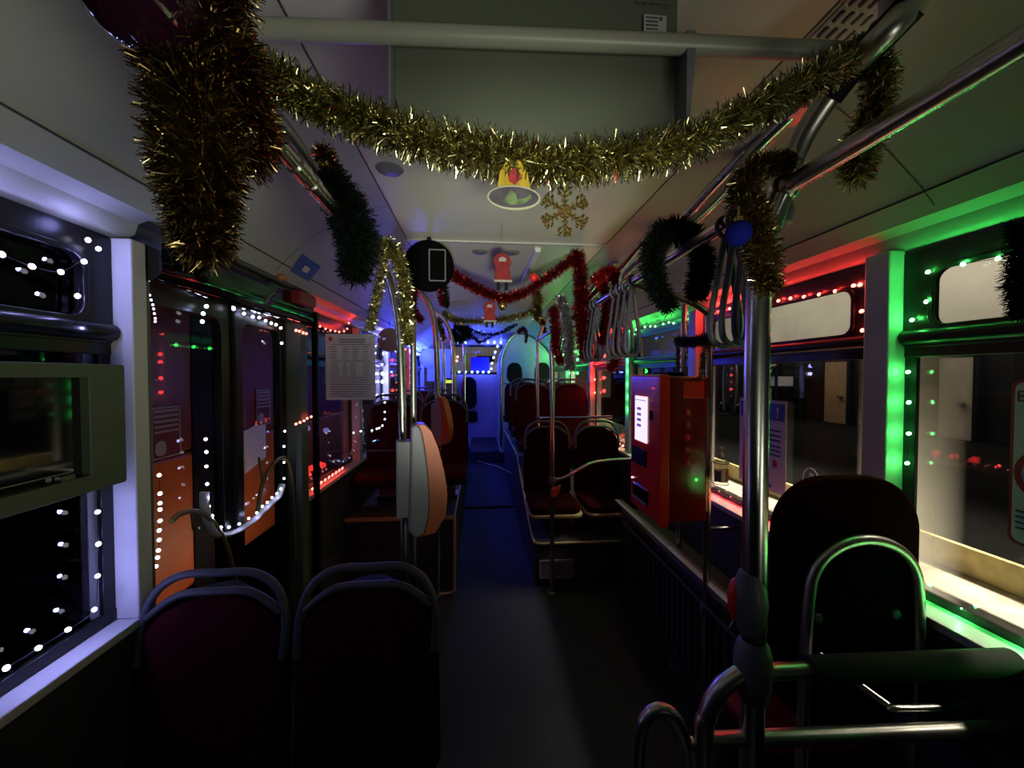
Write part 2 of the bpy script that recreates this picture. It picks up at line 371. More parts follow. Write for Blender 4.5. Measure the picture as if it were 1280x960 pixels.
dh = thing('door_handrail', 'looped yellow handrail inside the far door leaf', 'handrail', (-.97, 1.95, .7))
MB().tube(sm([at(x, y, X=-.985) for x, y in ((322, 640), (328, 605), (340, 582), (353, 572), (362, 580), (366, 610), (368, 650), (369, 698))], 5), .009, 10).tube([at(329, 604, X=-.985), (-1.02, 1.86, 1.22)], .006, 8).build('tube', 'rail_yellow', dh, smooth=True)
dh = thing('door_handrail', 'curved yellow handrail low on the near door leaf', 'handrail', (-.97, 1.5, .7))
MB().tube(sm([at(x, y, X=-.985) for x, y in ((214, 652), (224, 643), (240, 639), (256, 643), (268, 655), (282, 680), (296, 730))], 5), .009, 10).tube([at(240, 639, X=-.985), (-1.02, 1.45, 1.05)], .006, 8).build('tube', 'rail_yellow', dh, smooth=True)

# ------------------------------------------------------------------ outside
structure(MB().box(-14, 14, -8, 16, -.40, -.36).build('ground', 'asphalt'))
kb = thing('loading_kerb', 'cream concrete kerb wall with a dirty yellow painted edge outside the right windows', 'kerb', (1.95, 3, -.36))
MB().box(1.68, 2.6, -1.5, 9, -.36, .815).build('kerb_body', 'concrete', kb, bevel=.01)
MB().box(1.90, 1.925, -1.5, 9, .815, .925).build('painted_edge', 'kerb_yellow', kb, bevel=.005)
structure(MB().box(1.925, 14, -6, 14, .815, .92).build('ground_platform', 'asphalt'))
gw = structure(MB().box(5.2, 5.4, -3, 14, -.36, 4.2).build('wall_garage', 'garage_wall'))
def gdoor(y0, y1, z1, label, m='garage_dark', name='garage_door'):
    t = thing(name, label, 'door', (5.18, (y0+y1)/2, .8))
    MB().box(5.00, 5.05, y0, y1, .92, z1).build('door_leaf', m, t, bevel=.01)
    MB().box(4.99, 5.05, y0-.04, y0, .92, z1+.03).box(4.99, 5.05, y1, y1+.04, .92, z1+.03).box(4.99, 5.05, y0-.04, y1+.04, z1, z1+.03).build('door_frame', 'black', t)
    MB().lathe((4.98, y0+.08, (z1+.8)/2), [(.02, -.03), (.03, .0), (.02, .03)], 12, 'X').build('door_handle', 'steel_dark', t, smooth=True)
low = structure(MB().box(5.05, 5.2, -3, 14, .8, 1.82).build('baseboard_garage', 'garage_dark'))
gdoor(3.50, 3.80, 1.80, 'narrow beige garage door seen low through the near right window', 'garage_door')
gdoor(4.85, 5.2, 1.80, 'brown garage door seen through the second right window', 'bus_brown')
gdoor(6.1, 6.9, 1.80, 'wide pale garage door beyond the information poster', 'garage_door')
t = MB().prism([(4.02, 1.22), (4.20, 1.20), (4.22, 1.46), (4.05, 1.50)], 'X', 5.03, 5.05).build('paper_sheet', 'paper', bevel=.002); setp(t, 'pale blue sheet hanging on the dark garage wall seen through the near right window', 'paper')
jk = MB().prism([(3.92, 1.0), (4.16, 1.0), (4.2, 1.6), (4.1, 1.7), (4.0, 1.7), (3.9, 1.6)], 'X', 4.92, 5.02).build('hanging_coat', 'black', bevel=.03, seg=3); setp(jk, 'dark work coat hanging behind the pale sheet on the garage wall', 'coat')
# clutter on the platform: tall rack and trolley
rk = thing('storage_rack', 'dark metal storage rack with shelves against the garage wall', 'rack', (4.7, 5.0, .8))
for xx in (4.5, 4.9):
    for yy in (5.5, 6.05): MB().tube([(xx, yy, .92), (xx, yy, 1.75)], .02).build('upright', 'black', rk)
for z in (1.1, 1.4, 1.7): MB().box(4.48, 4.92, 5.48, 6.07, z, z+.03).build('shelf', 'garage_dark', rk)
for y, h, m in ((5.62, .15, 'paper_grey'), (5.9, .22, 'garage_door')):
    t = MB().box(4.55, 4.8, y-.1, y+.1, 1.43, 1.43+h).build('cardboard_box', m, bevel=.01)
    setp(t, 'small box on the middle rack shelf, %s' % ('grey and lower' if m == 'paper_grey' else 'beige and taller'), 'box')
# a kick scooter like stand seen through the middle window
st = thing('hand_truck', 'dark two wheeled hand truck standing on the platform', 'hand truck', (4.3, 6.3, .8))
MB().tube(sm([(4.3, 6.15, .98), (4.3, 6.12, 1.6), (4.3, 6.2, 1.95), (4.3, 6.4, 1.95), (4.3, 6.48, 1.6), (4.3, 6.45, .98)], 5), .018).build('frame', 'steel_dark', st, smooth=True)
MB().box(4.1, 4.3, 6.12, 6.48, .92, .94).build('toe_plate', 'black', st)
for y in (6.08, 6.52): MB().lathe((4.36, y, 1.03), [(.03, -.02), (.10, -.02), (.11, 0), (.10, .02), (.03, .02)], 18, 'Y').build('wheel', 'rubber', st, smooth=True)
# neighbouring orange bus on the left
nb = thing('parked_bus', 'orange and maroon bus parked outside the left door', 'bus', (-3.4, 5.5, -.36))
MB().box(-4.58, -2.14, 2.40, 2.44, .0, 2.7).build('black_end_sheet', 'gloss_black', nb, bevel=.03)  # black sheet added over the bus end so it looks unlit
MB().box(-4.6, -2.1, 2.45, 10, .05, 1.05).build('lower_body', 'bus_orange', nb, bevel=.04)
MB().box(-4.6, -2.1, 2.45, 10, 1.05, 2.2).build('upper_body', 'bus_maroon', nb, bevel=.04)
MB().box(-4.6, -2.12, 2.47, 10, 2.2, 2.75).build('roof_fairing', 'bus_maroon', nb, bevel=.1)
for y in (2.98, 4.35): MB().box(-2.104, -2.09, y, y+.42, -.3, 2.1).build('door_seam', 'black', nb, bevel=.004)
for y in (3.7, 7.5):
    MB().lathe((-2.2, y+1.6, .12), [(.02, -.1), (.46, -.1), (.50, 0), (.46, .09), (.22, .095), (.2, .06), (.02, .06)], 28, 'X').build('wheel', 'rubber', nb, smooth=True)
for y, z in ((2.62, 1.05), (3.78, 1.12)):
    s = MB().box(-2.1, -2.088, y, y+.24, z, z+.34).build('warning_sticker', 'bus_maroon', nb)
    mb = MB()
    for k in range(5): mb.box(-2.088, -2.085, y+.02, y+.22, z+.17+.034*k, z+.185+.034*k)
    mb.build('printed_lines', 'paper_grey', s)
    mb = MB(); ring_prism(mb, rrect(y+.12, z+.17, .24, .34, .01), rrect(y+.12, z+.17, .22, .32, .01), 'X', -2.088, -2.086); mb.build('sticker_border', 'paper_grey', s)
    MB().prism(rrect(y+.07, z+.07, .09, .10, .04), 'X', -2.088, -2.085).build('pictogram', 'paper_grey', s)
sh = MB().prism([(3.60, .72), (3.93, .80), (3.93, 1.16), (3.58, 1.10)], 'X', -2.1, -2.09).build('paper_sheet', 'paper'); setp(sh, 'blank white paper sheet taped to the orange bus outside', 'paper')
# things behind the rear window
bwall = structure(MB().box(-4, 4, 11.5, 11.6, -.36, 4).build('wall_garage_back', 'garage_door'))
for x, w_, z, h, m, lab in ((-.7, .5, 1.6, .45, 'paper_grey', 'pale crate stacked behind the rear window'), (.15, .45, 1.93, .2, 'garage_dark', 'dark crate stacked behind the rear window'), (.2, .7, 1.6, .33, 'lilac_panel', 'wide lilac crate at the bottom of the pile behind the rear window')):
    t = MB().box(x-w_/2, x+w_/2, 10.6, 11, z, z+h).box(x-w_/2-.02, x+w_/2+.02, 10.58, 11.02, z+h-.04, z+h).build('storage_crate', m, bevel=.01); setp(t, lab, 'crate')
tb = thing('work_table', 'long table carrying the crates behind the rear window', 'table', (0, 10.8, -.36))
MB().box(-1.2, 1.0, 10.5, 11.2, 1.55, 1.6).build('table_top', 'garage_door', tb)
for x in (-1.1, .9): MB().box(x-.04, x+.04, 10.6, 10.7, -.36, 1.55).build('leg', 'steel_dark', tb)

# ------------------------------------------------------------------ LED string lights
def bulb_mesh(r=.0048):
    mb = MB().ball((0, 0, 0), r, 10, 1.15); me = bpy.data.meshes.new('bulb')
    me.from_pydata(mb.v, [], mb.f); me.polygons.foreach_set('use_smooth', [True]*len(me.polygons)); return me
BM = {}
def led(label, pts, color, watts, every=1, r=None, off=(0, 0, 0), wire=True, group=None, extra=()):
    Yp = pts[0][1]; r = r or (.0056 if Yp < 1.5 else .0065 if Yp < 3 else .010)
    c = Vector(pts[0]); t = thing('string_lights', label, 'string lights', c, group)
    key = (color, r)
    if key not in BM:
        me = bulb_mesh(r); me.materials.append(M['bulb_'+color]); BM[key] = me
    if wire:
        MB().tube(sm([Vector(p) for p in pts], 3), .0008, 5).build('wire', 'black', t)
    for i, p in enumerate(pts):
        b = bpy.data.objects.new('bulb', BM[key]); COL.objects.link(b); b.parent = t; b.location = Vector(p)-c; b.rotation_euler = (random.random(), random.random(), 0)
        if i % every == 0:
            o_ = Vector(off) if Vector(off).length > .001 else Vector((0, 0, 1)); near = abs(p[1]) < 2.5
            point(Vector(p)-c+(o_.normalized()*(r+.006) if near else o_), LED[color][0], watts, .005 if near else .02, t)
    for p in extra: point(Vector(p)-c, LED[color][0], watts, .015, t)
    return t
def px(lst, **k): return [at(a, b, **k) for a, b in lst]
GL = 1.31; LL = -.985
# near left window, cool white
led('cool white string lights round the upper pane of the near left window', px([(2, 318), (40, 333), (76, 340), (105, 327), (97, 370), (100, 412)], X=LL), 'white', .14, off=(.03, 0, .01), extra=[(-.955, .85, 1.965), (-.955, .65, 1.965), (-.955, 1.03, 1.965)])
led('cool white string lights down the edge and sill of the near left window', px([(122, 640), (123, 680), (122, 720), (118, 762), (85, 787), (48, 810), (8, 835)], X=LL), 'white', .14, off=(.035, 0, .01))
one = led('single white bulb at the top corner of the near left window frame', [at(123, 311, X=-.975), at(110, 300, X=-.975)], 'white', .03, every=2, off=(.02, 0, 0))
# near right window, green
led('green string lights round the upper pane of the near right window', px([(1275, 318), (1248, 323), (1204, 330), (1160, 340), (1158, 377), (1140, 400)], X=GL), 'green', .14, off=(-.03, 0, .02))
led('green string lights down the edge of the near right window', px([(1135, 465), (1136, 503), (1136, 542), (1134, 579)], X=GL), 'green', .12, off=(-.035, 0, 0))
led('green string lights lying along the sill of the near right window', [(1.325, y, .955) for y in (.55, .68, .81, .94, 1.05)], 'green', .22, off=(-.02, 0, .012), r=.002)
# second right window, red
led('red string lights round the upper pane of the second right window', px([(945, 378), (973, 376), (988, 373), (1005, 371), (1024, 368), (1044, 364), (1067, 357), (1075, 356), (1077, 389), (1078, 413)], X=GL), 'red', .13, off=(-.03, 0, .03))
led('red string lights along the top of the second right window behind the hanging straps', px([(938, 379), (925, 383), (912, 386), (900, 389), (892, 392)], X=GL), 'red', .45, off=(-.03, 0, .03))
led('red string lights lying along the sill of the second right window', [(1.325, 1.22+.1*i, .955) for i in range(10)], 'red', .17, off=(-.02, 0, .012), r=.002)
# third right window, green
led('green string lights round the third right window, past the ticket machine', px([(863, 380), (856, 400), (842, 404), (836, 403), (829, 405), (819, 408), (813, 408), (806, 409), (795, 412), (792, 418)], X=GL), 'green', .12, off=(-.035, 0, .03))
led('green string lights down the far edge of the third right window', px([(790, 451), (790, 464), (790, 480), (790, 496), (790, 512)], X=GL), 'green', .35, off=(-.05, 0, 0))
led('red string lights round the fourth right window', px([(778, 414), (768, 419), (760, 421), (752, 422), (743, 423)], X=GL) + [(GL, 4.3, z) for z in (1.8, 1.72, 1.55, 1.4)], 'red', .5, off=(-.04, 0, .02))
led('red string lights on the sill of the fourth right window', [(1.3, 3.4+.09*i, .955) for i in range(10)] + [(1.28, 4.3-.09*i, .965) for i in range(9)], 'red', .05, every=2, off=(-.03, 0, .03))
led('green string lights round the fifth right window', [(GL, 4.5+.13*i, 1.93) for i in range(9)] + [(GL, 5.55, 1.93-.1*i) for i in range(4)], 'green', .5, every=2, off=(-.05, 0, 0))
led('green string lights round the farthest right window', [(GL, 5.75+.13*i, 1.93) for i in range(8)], 'green', 1.0, every=2, off=(-.12, 0, 0))
# left side, beyond the door
led('red string lights round the upper pane of the left window past the door', px([(387, 403), (394, 407), (400, 408), (407, 411), (413, 413), (419, 414), (424, 415), (430, 414), (434, 411), (436, 404)], X=LL), 'red', .10, off=(.03, 0, .03))
led('second row of red string lights, low in the left window past the door', px([(370, 413), (374, 414), (379, 416), (383, 417)], X=-.94), 'red', .02, every=2)
led('red string lights bunched on the sill of the left window past the door', [(-.97, 2.30+.06*i, .94) for i in range(9)] + [(-.955, 2.33+.06*i, .955) for i in range(8)], 'red', .14, every=2, off=(.02, 0, .03))
led('red string lights crossing low on the left window next to the door post', px([(370, 530), (375, 528), (380, 526), (384, 523), (389, 521)], X=-.93), 'red', .01, every=2)
led('cool white string lights down the left pillar beside the notice', px([(475, 424), (477, 432), (478, 442), (478, 456), (478, 467), (478, 477), (479, 494)], Y=4.05), 'white', .9, r=.017, off=(.02, -.06, 0))
led('cool white string lights curving over the seats behind the notice', px([(442, 541), (451, 539), (465, 538), (471, 536), (474, 535), (478, 532), (481, 524), (481, 515), (481, 503)], Y=2.9), 'white', .05, every=2, off=(0, 0, .02))
led('red string lights down the left pillar behind the gold tinsel', [(-.93, 5.26, 2.0-.1*i) for i in range(8)], 'red', .2, every=2, off=(.04, -.05, 0))
led('red and violet lit string in the far left window', [(-.95, 4.3+.12*i, 1.93) for i in range(7)], 'red', .2, every=3, off=(.05, 0, 0))
led('blue string lights along the farthest left window', [(-.96, 5.5+.12*i, 1.93) for i in range(9)], 'blue', 17, every=2, off=(.08, 0, .02))
# rear window
rb = px([(528, 430), (536, 429), (546, 430)], Y=8.4) + px([(572, 428), (582, 428), (602, 428), (610, 428), (618, 428), (626, 428), (622, 433), (619, 440), (617, 447), (615, 454), (614, 461)], Y=8.4)
led('blue string lights along the top and side of the rear window', rb, 'blue', 2.6, every=2, r=.024, off=(0, -.12, -.03))
led('blue string lights along the bottom of the rear window', px([(574, 465), (582, 465), (590, 465), (597, 465), (604, 465), (611, 465)], Y=8.4), 'blue', 1.6, every=2, r=.024, off=(0, -.12, 0))
led('two red bulbs hanging in the rear window', px([(572, 446), (571, 451)], Y=8.38), 'red', .3, every=2, r=.024, off=(0, -.1, 0))
led('blue string lights wound along the rear ceiling edge', [(-.38+.09*i, 6.3, 2.33-.02*(i % 2)) for i in range(6)], 'blue', .9, every=1, r=.006, off=(0, 0, -.08))

# white string lights on the door
led('white string lights in a U round the door glass', px([(266, 374), (258, 383), (254, 392), (253, 402)], X=-.985), 'cool', .02, every=2)
led('white string lights along the top of the door', px([(292, 386), (305, 392), (316, 396), (324, 397), (332, 401), (339, 404), (345, 406), (351, 410), (352, 429)], X=-.985), 'cool', .03, every=2, off=(.02, 0, .02))
upts = px([(257, 549), (258, 565), (258, 583), (259, 605), (259, 620), (261, 633), (265, 645), (269, 654), (276, 659), (286, 659), (299, 655), (311, 648), (321, 641), (328, 633), (334, 628), (340, 622), (346, 617), (351, 611), (355, 598), (355, 578), (355, 558), (356, 539)], X=-.985)
led('white string lights hanging in a deep loop across the door', upts, 'cool', .03, every=2, off=(.02, 0, -.01))
led('white string lights running down the near edge of the door', px([(199, 594), (200, 617), (200, 629), (200, 637), (200, 651), (199, 663), (199, 675), (198, 688), (197, 697), (195, 708)], X=-.985), 'cool', .02, every=2)
led('faint white string lights at the upper near corner of the door', px([(187, 369), (189, 375), (191, 381), (192, 386), (193, 392), (194, 398), (194, 402)], X=-.985), 'cool', .012, every=2, r=.003)
lp = [(p[0]-.01, p[1], p[2]-.03) for p in upts[3:-3]]
t = MB().tube(sm([Vector(p) for p in lp], 4), .017, 10, flat=.6).build('door_curved_strip', 'white_trim', smooth=True); setp(t, 'curved pale strip under the hanging white lights on the door', 'guard strip')  # pale curved tube following the loop of lights

# ------------------------------------------------------------------ grab rails and poles
def rail(name, label, pts, r=.019, m='chrome', n=8, cat='grab rail', group=None, parts=()):
    t = thing(name, label, cat, pts[0], group)
    MB().tube(sm(pts, n) if len(pts) > 2 else pts, r, 16).build('tube', m, t, smooth=True)
    for p, rr, h in parts: MB().lathe(p, [(rr*.85, -h/2), (rr, -h/2+.004), (rr, h/2-.004), (rr*.85, h/2)], 18).build('joint', m, t, smooth=True)
    return t
rr_ = rail('overhead_rail', 'long chrome overhead rail running down the right side of the aisle', [(.65, -.4, 2.0), (.65, 4.4, 2.0)], .0185, cat='grab rail')
for y in (.78, 1.68, 2.77, 4.2): MB().ball((.65, y, 2.0), .03, 16, 1).build('joint', 'chrome', rr_, smooth=True)
rl_ = rail('overhead_rail', 'thick chrome overhead rail above the front left seats', [(-.35, -.4, 2.0), (-.35, 1.15, 2.0), (-.35, 1.3, 1.995)], .0185)
MB().lathe((-.35, .78, 2.0), [(.022, -.02), (.022, .02)], 18, 'Y').lathe((-.35, .84, 2.0), [(.021, -.008), (.021, .008)], 18, 'Y').build('sleeve', 'chrome', rl_, smooth=True)
# ceiling brackets on the right
def bracket(y, label, x0=.80, dy=-.15):
    t = thing('ceiling_bracket', label, 'grab rail bracket', (x0, y+dy, 2.33))
    MB().tube(sm([(x0+.03, y+dy-.10, slope_pt(x0+.03, -.01)), (x0-.01, y+dy, 2.27), (x0-.07, y+dy*.5+.01, 2.17), (.668, y, 2.07), (.652, y, 2.0)], 8), .018, 14).build('arm', 'chrome', t, smooth=True)
    MB().prism(rrect(x0+.035, y+dy-.12, .05, .12, .02), 'Z', slope_pt(x0+.035, .008), slope_pt(x0+.035, -.02)).build('mount', 'steel_dark', t, bevel=.003)
bracket(1.22, 'curved chrome bracket joining the ceiling and rail near the dark green wreath', .83, -.12)
bracket(1.72, 'curved chrome bracket above the straps behind the green wreath', .83, -.45)
bracket(2.3, 'curved chrome bracket above the red tinsel', .83, -.4)
bracket(2.9, 'farthest curved chrome bracket on the right ceiling', .83, -.35)
# padded curved bracket, nearest
t = rail('curved_grab_tube', 'dark padded curved tube at the upper right of the cab', [at(1150, -5, Z=2.33), at(1118, 30, Y=.62), at(1060, 90, Y=.70), at(1010, 160, Y=.76), at(985, 215, Y=.79)], .022, 'steel_satin')
MB().tube(sm([at(1140, 6, Y=.62), at(1100, 48, Y=.66), at(1060, 90, Y=.70), at(1035, 122, Y=.73)], 6), .027, 14).build('padding', 'black', t, smooth=True)
# left top handle tubes
rail('curved_grab_tube', 'curved violet-lit tube beside the thick left overhead rail', [at(335, 140, Y=.62), at(372, 185, Y=.82), at(402, 240, Y=1.0), at(440, 275, Y=1.15)], .016, 'steel_dark')
# right main pole
def pole(label, pts, r=.019, joints=(), name='grab_pole', m='chrome', ball=None):
    t = thing(name, label, 'grab pole', pts[0])
    MB().tube(sm(pts, 8), r, 18).build('tube', m, t, smooth=True)
    MB().lathe(Vector(pts[0]), [(.045, 0), (.045, .006), (.024, .012), (.022, .03)], 20).build('floor_flange', 'steel_dark', t, smooth=True)
    for p in joints: MB().lathe(p, [(.022, -.022), (.026, -.018), (.026, .018), (.022, .022)], 18).build('joint', 'grey_plastic', t, smooth=True)
    return t
P1 = pole('thick chrome pole in the right foreground with violet and green reflections', [(.602, .79, 0), (.602, .79, .6), (.602, .79, 1.2), (.602, .79, 1.75), (.612, .79, 1.88), (.65, .785, 2.0)], .0245)
MB().lathe((.602, .79, .955), [(.024, -.075), (.030, -.066), (.036, -.035), (.0385, 0), (.037, .03), (.031, .052), (.025, .06)], 24).build('ball_joint', 'grey_plastic', P1, smooth=True)
sb = thing('stop_button', 'oval stop button with a red face clamped on the right foreground pole', 'button', (.60, .79, 1.03))
MB().lathe((.592, .79, 1.10), [(.004, -.075), (.022, -.066), (.032, -.035), (.036, 0), (.032, .035), (.022, .066), (.004, .075)], 20).build('housing', 'grey_plastic', sb, smooth=True)
MB().lathe((.572, .80, 1.10), [(.003, -.05), (.014, -.042), (.021, -.015), (.021, .015), (.014, .042), (.003, .05)], 16).build('red_face', 'red_paint', sb, smooth=True)
# front right guard frame
gf = thing('guard_frame', 'tubular guard frame in the right foreground with a dark padded top rail', 'guard frame', (.49, .79, 0))
MB().tube(sm([(.602, .79, .945), (.57, .79, .937), (.525, .79, .905), (.497, .79, .85), (.490, .79, .75), (.490, .79, 0)], 8), .019, 18).build('curved_post', 'steel_satin', gf, smooth=True)
MB().tube([(.602, .79, .940), (1.27, .79, .922)], .0175, 18).build('top_rail', 'steel_satin', gf, smooth=True)
MB().tube([(.735, .79, .937), (1.25, .79, .923)], .029, 18).build('rail_padding', 'foam', gf, smooth=True)
MB().tube([(.492, .79, .795), (1.28, .79, .763)], .0165, 18).build('lower_rail', 'steel_satin', gf, smooth=True)
MB().tube(sm([(.83, 1.02, .90), (.92, .95, .84), (1.0, .86, .785), (1.03, .84, .782), (1.28, .84, .772)], 6), .010, 12).build('diagonal_rail', 'chrome', gf, smooth=True)
t = rail('floor_hoop', 'low tubular hoop left of the guard frame', [(.345, .8, 0), (.345, .8, .6), (.35, .8, .80), (.37, .8, .853), (.40, .8, .862), (.43, .8, .84), (.455, .8, .78), (.475, .8, .70), (.475, .8, 0)], .014, 'steel_satin')
# other right poles
pole('slim pole at the corner of the red ticket machine', [(1.008, 1.62, 0), (1.008, 1.62, 1.0), (1.008, 1.62, 1.75), (.96, 1.62, 1.9), (.70, 1.66, 2.0)], .0145, [(1.008, 1.62, .55)])
pole('slim pole behind the red ticket machine', [(1.085, 2.0, 0), (1.085, 2.0, 1.0), (1.10, 2.0, 1.75), (1.10, 2.0, 2.10)], .0145, [(1.085, 2.0, .49)])
P4 = pole('tall chrome pole at the corner of the right seat platform', [(.527, 2.77, 0), (.527, 2.77, 1.0), (.525, 2.77, 1.6), (.52, 2.77, 1.8), (.56, 2.77, 1.93), (.65, 2.77, 2.0)], .0175, [(.527, 2.77, .83)])
MB().tube(sm([(.527, 2.77, .83), (.62, 2.77, .845), (.74, 2.8, .90), (.9, 2.85, .94), (1.27, 2.9, .95)], 6), .013, 12).build('side_rail', 'chrome', P4, smooth=True)
pole('far pole between the rear right seats', [(.64, 4.2, .45), (.64, 4.2, 1.0), (.63, 4.2, 1.8), (.66, 4.2, 2.05), (.76, 4.2, 2.30)], .019, [(.64, 4.2, 1.13)])
rail('horizontal_rail', 'horizontal pale rail between the right seat rows', [(.64, 4.2, 1.13), (.95, 3.9, 1.16), (1.27, 3.6, 1.2)], .014)
# left poles
P5 = pole('chrome pole beside the front left seats carrying the nearest validator', [(-.240, 1.25, 0), (-.242, 1.25, 1.0), (-.250, 1.25, 1.6), (-.262, 1.25, 1.80), (-.295, 1.25, 1.93), (-.35, 1.25, 2.0)], .0135)
MB().tube(sm([(-.214, 1.26, 0), (-.214, 1.26, 1.0), (-.214, 1.26, 1.78)], 4), .010, 14).build('highlight_tube', 'steel_dark', P5, smooth=True)  # extra tube standing for the second highlight on the same pole
P6 = pole('chrome pole at the left platform corner curving up to the ceiling', [(-.31, 2.8, 0), (-.30, 2.8, .9), (-.305, 2.8, 1.6), (-.32, 2.8, 1.93), (-.36, 2.8, 2.10), (-.45, 2.8, 2.22), (-.55, 2.8, 2.30)], .021)
pole('third chrome pole on the left, slimmer and farther', [(-.28, 4.0, .55), (-.27, 4.0, 1.2), (-.27, 4.0, 1.8), (-.31, 4.0, 2.05), (-.38, 4.0, 2.18), (-.52, 4.0, 2.3)], .022)
pole('fourth chrome pole on the left beside the rear window view', [(-.42, 4.6, .55), (-.42, 4.6, 1.4), (-.44, 4.6, 2.0), (-.50, 4.6, 2.2), (-.56, 4.6, 2.3)], .018)
pole('slim far left pole near the dark green bow', [(-.22, 5.2, .45), (-.21, 5.2, 1.4), (-.22, 5.2, 2.0), (-.3, 5.2, 2.33)], .016)
# glass partition with the notice
gp = thing('glass_partition', 'glass partition between the door and the raised left seats', 'partition', (-.7, 2.3, 0))
MB().box(-.95, -.48, 2.296, 2.302, .55, 1.98).build('pane', 'glass', gp)
MB().tube([(-.47, 2.3, 0), (-.47, 2.3, 1.2)], .004, 8).tube([(-.95, 2.3, 1.157), (-.48, 2.3, 1.157)], .0025, 6).build('edge_strip', 'olive', gp, smooth=True)
MB().box(-.96, -.93, 2.285, 2.315, 0, 1.96).build('side_post', 'black', gp, bevel=.004)
nt_ = thing('printed_notice', 'printed timetable notice with a small red shield on the left glass partition', 'notice', (-.74, 2.28, 1.455))
nx0, nx1, nz0, nz1 = -.882, -.606, 1.457, 1.837
MB().box(nx0, nx1, 2.288, 2.291, nz0, nz1).build('sheet', 'paper', nt_)
ln = MB(); z = nz1-.035; k = 0
rnd = random.Random(3)
while z > nz0+.02:
    if k < 2: segs = [(.27, .8)]
    elif k == 2 or k == 9: segs = [(.12, .90)]
    elif k < 9: segs = [(.08, .22), (.34, .46), (.54, .64), (.76, .86)]
    elif k < 16: segs = [(.1, .26), (.34, .42), (.5, .60), (.76, .88)]
    else: segs = [(.1, .9-.1*rnd.random())]
    for a, b in segs:
        x = nx0+.276*a
        while x < nx0+.276*b:
            wd = rnd.uniform(.004, .012); ln.box(x, min(x+wd, nx0+.276*b), 2.2865, 2.288, z, z+.0055 if k < 2 else z+.0035); x += wd+.002
    z -= .0135; k += 1
ln.build('printed_text', 'ink', nt_)
MB().prism([(nx0+.018, nz1-.018), (nx0+.036, nz1-.018), (nx0+.037, nz1-.032), (nx0+.027, nz1-.045), (nx0+.017, nz1-.032)], 'Y', 2.286, 2.288).build('red_shield', 'red_ink', nt_)

# ------------------------------------------------------------------ validators
def validator(loc, rz, label, s=1):
    t = thing('ticket_validator', label, 'ticket validator', (0, 0, 0), 'orange ticket validators on the left poles')
    prof = [(0, 0), (.050, .010), (.078, .06), (.083, .12), (.075, .19), (.058, .265), (.040, .315), (.022, .336), (.0, .338)]
    half = MB(); n = len(prof)
    MB().prism([(x*.50, z) for x, z in prof]+[(-.012, .335), (-.02, .02)], 'Y', -.034, .034).build('body', 'pale_grey', t, bevel=.008, seg=3)
    c = [(x*.48, z) for x, z in prof]; c2 = [(x*1.08+.004, z+(.002 if i else .003)) for i, (x, z) in enumerate(prof)]
    MB().prism(c2[:]+[(p[0]+.0, p[1]) for p in reversed(c)][:-1], 'Y', -.036, .036).build('orange_cover', 'orange', t, bevel=.007, seg=3)
    MB().prism([(.071, .10), (.092, .10), (.094, .15), (.071, .15)], 'Y', -.024, .024).prism([(.055, .18), (.078, .17), (.048, .29), (.04, .29)], 'Y', -.02, .02).build('card_slot', 'yellow_trim', t, bevel=.003)
    MB().box(-.055, -.012, -.022, .022, .06, .29).build('clamp', 'pale_grey', t, bevel=.005)
    for o in t.children: pass
    t.location = loc; t.rotation_euler = (0, 0, rz); t.scale = (s, s, s)
    return t
validator((-.197, 1.18, 1.115), math.radians(12), 'large orange and grey ticket validator on the nearest left pole')
validator((-.285, 2.72, 1.11), math.radians(-25), 'smaller looking orange ticket validator on the second left pole', 1.0)

# ------------------------------------------------------------------ ticket machine
tm = thing('ticket_machine', 'red ticket machine with a lit white screen beside the right poles', 'ticket machine', (.88, 1.75, .95))
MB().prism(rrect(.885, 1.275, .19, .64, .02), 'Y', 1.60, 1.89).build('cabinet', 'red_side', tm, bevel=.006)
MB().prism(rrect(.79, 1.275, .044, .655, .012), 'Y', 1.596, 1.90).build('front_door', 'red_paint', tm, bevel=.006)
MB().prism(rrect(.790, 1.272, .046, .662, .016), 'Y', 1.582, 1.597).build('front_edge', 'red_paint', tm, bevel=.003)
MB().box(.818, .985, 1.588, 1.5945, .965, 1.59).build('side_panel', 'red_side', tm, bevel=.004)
MB().box(.870, .965, 1.584, 1.589, 1.50, 1.575).build('service_flap', 'red_paint', tm, bevel=.003)
for z in (1.44, 1.385, 1.33, 1.275, 1.22): MB().lathe((.893, 1.585, z), [(.004, -.004), (.012, -.003), (.014, .004)], 18, 'Y').build('bulb_reflection', 'red_paint', tm, smooth=True)  # red discs painted as reflections of the red bulbs
scr = MB().box(.762, .769, 1.705, 1.835, 1.285, 1.50).build('screen', 'screen', tm)
mb = MB()
for z in (1.36, 1.387, 1.413, 1.44): mb.prism(rrect(1.785, z, .045, .013, .005), 'X', .7605, .762)
mb.box(.7605, .762, 1.71, 1.83, 1.48, 1.483).build('screen_icons', 'icon', scr)
MB().box(.760, .772, 1.71, 1.87, 1.17, 1.25).build('card_reader', 'black', tm, bevel=.004)
MB().box(.757, .772, 1.69, 1.85, 1.01, 1.07).build('ticket_tray', 'gloss_black', tm, bevel=.004)
MB().box(.755, .772, 1.69, 1.85, .995, 1.008).build('tray_lip', 'pale_grey', tm, bevel=.002)
MB().box(.762, .769, 1.655, 1.675, 1.40, 1.44).build('side_buttons', 'black', tm)
MB().ball((.764, 1.87, 1.085), .004, 8).build('indicator', 'bulb_white', tm)
MB().box(.84, .92, 1.66, 1.80, 1.592, 1.615).build('top_cap', 'black', tm, bevel=.004)
MB().box(.98, 1.0, 1.6, 1.64, 1.0, 1.5).build('pole_clamp', 'steel_dark', tm)
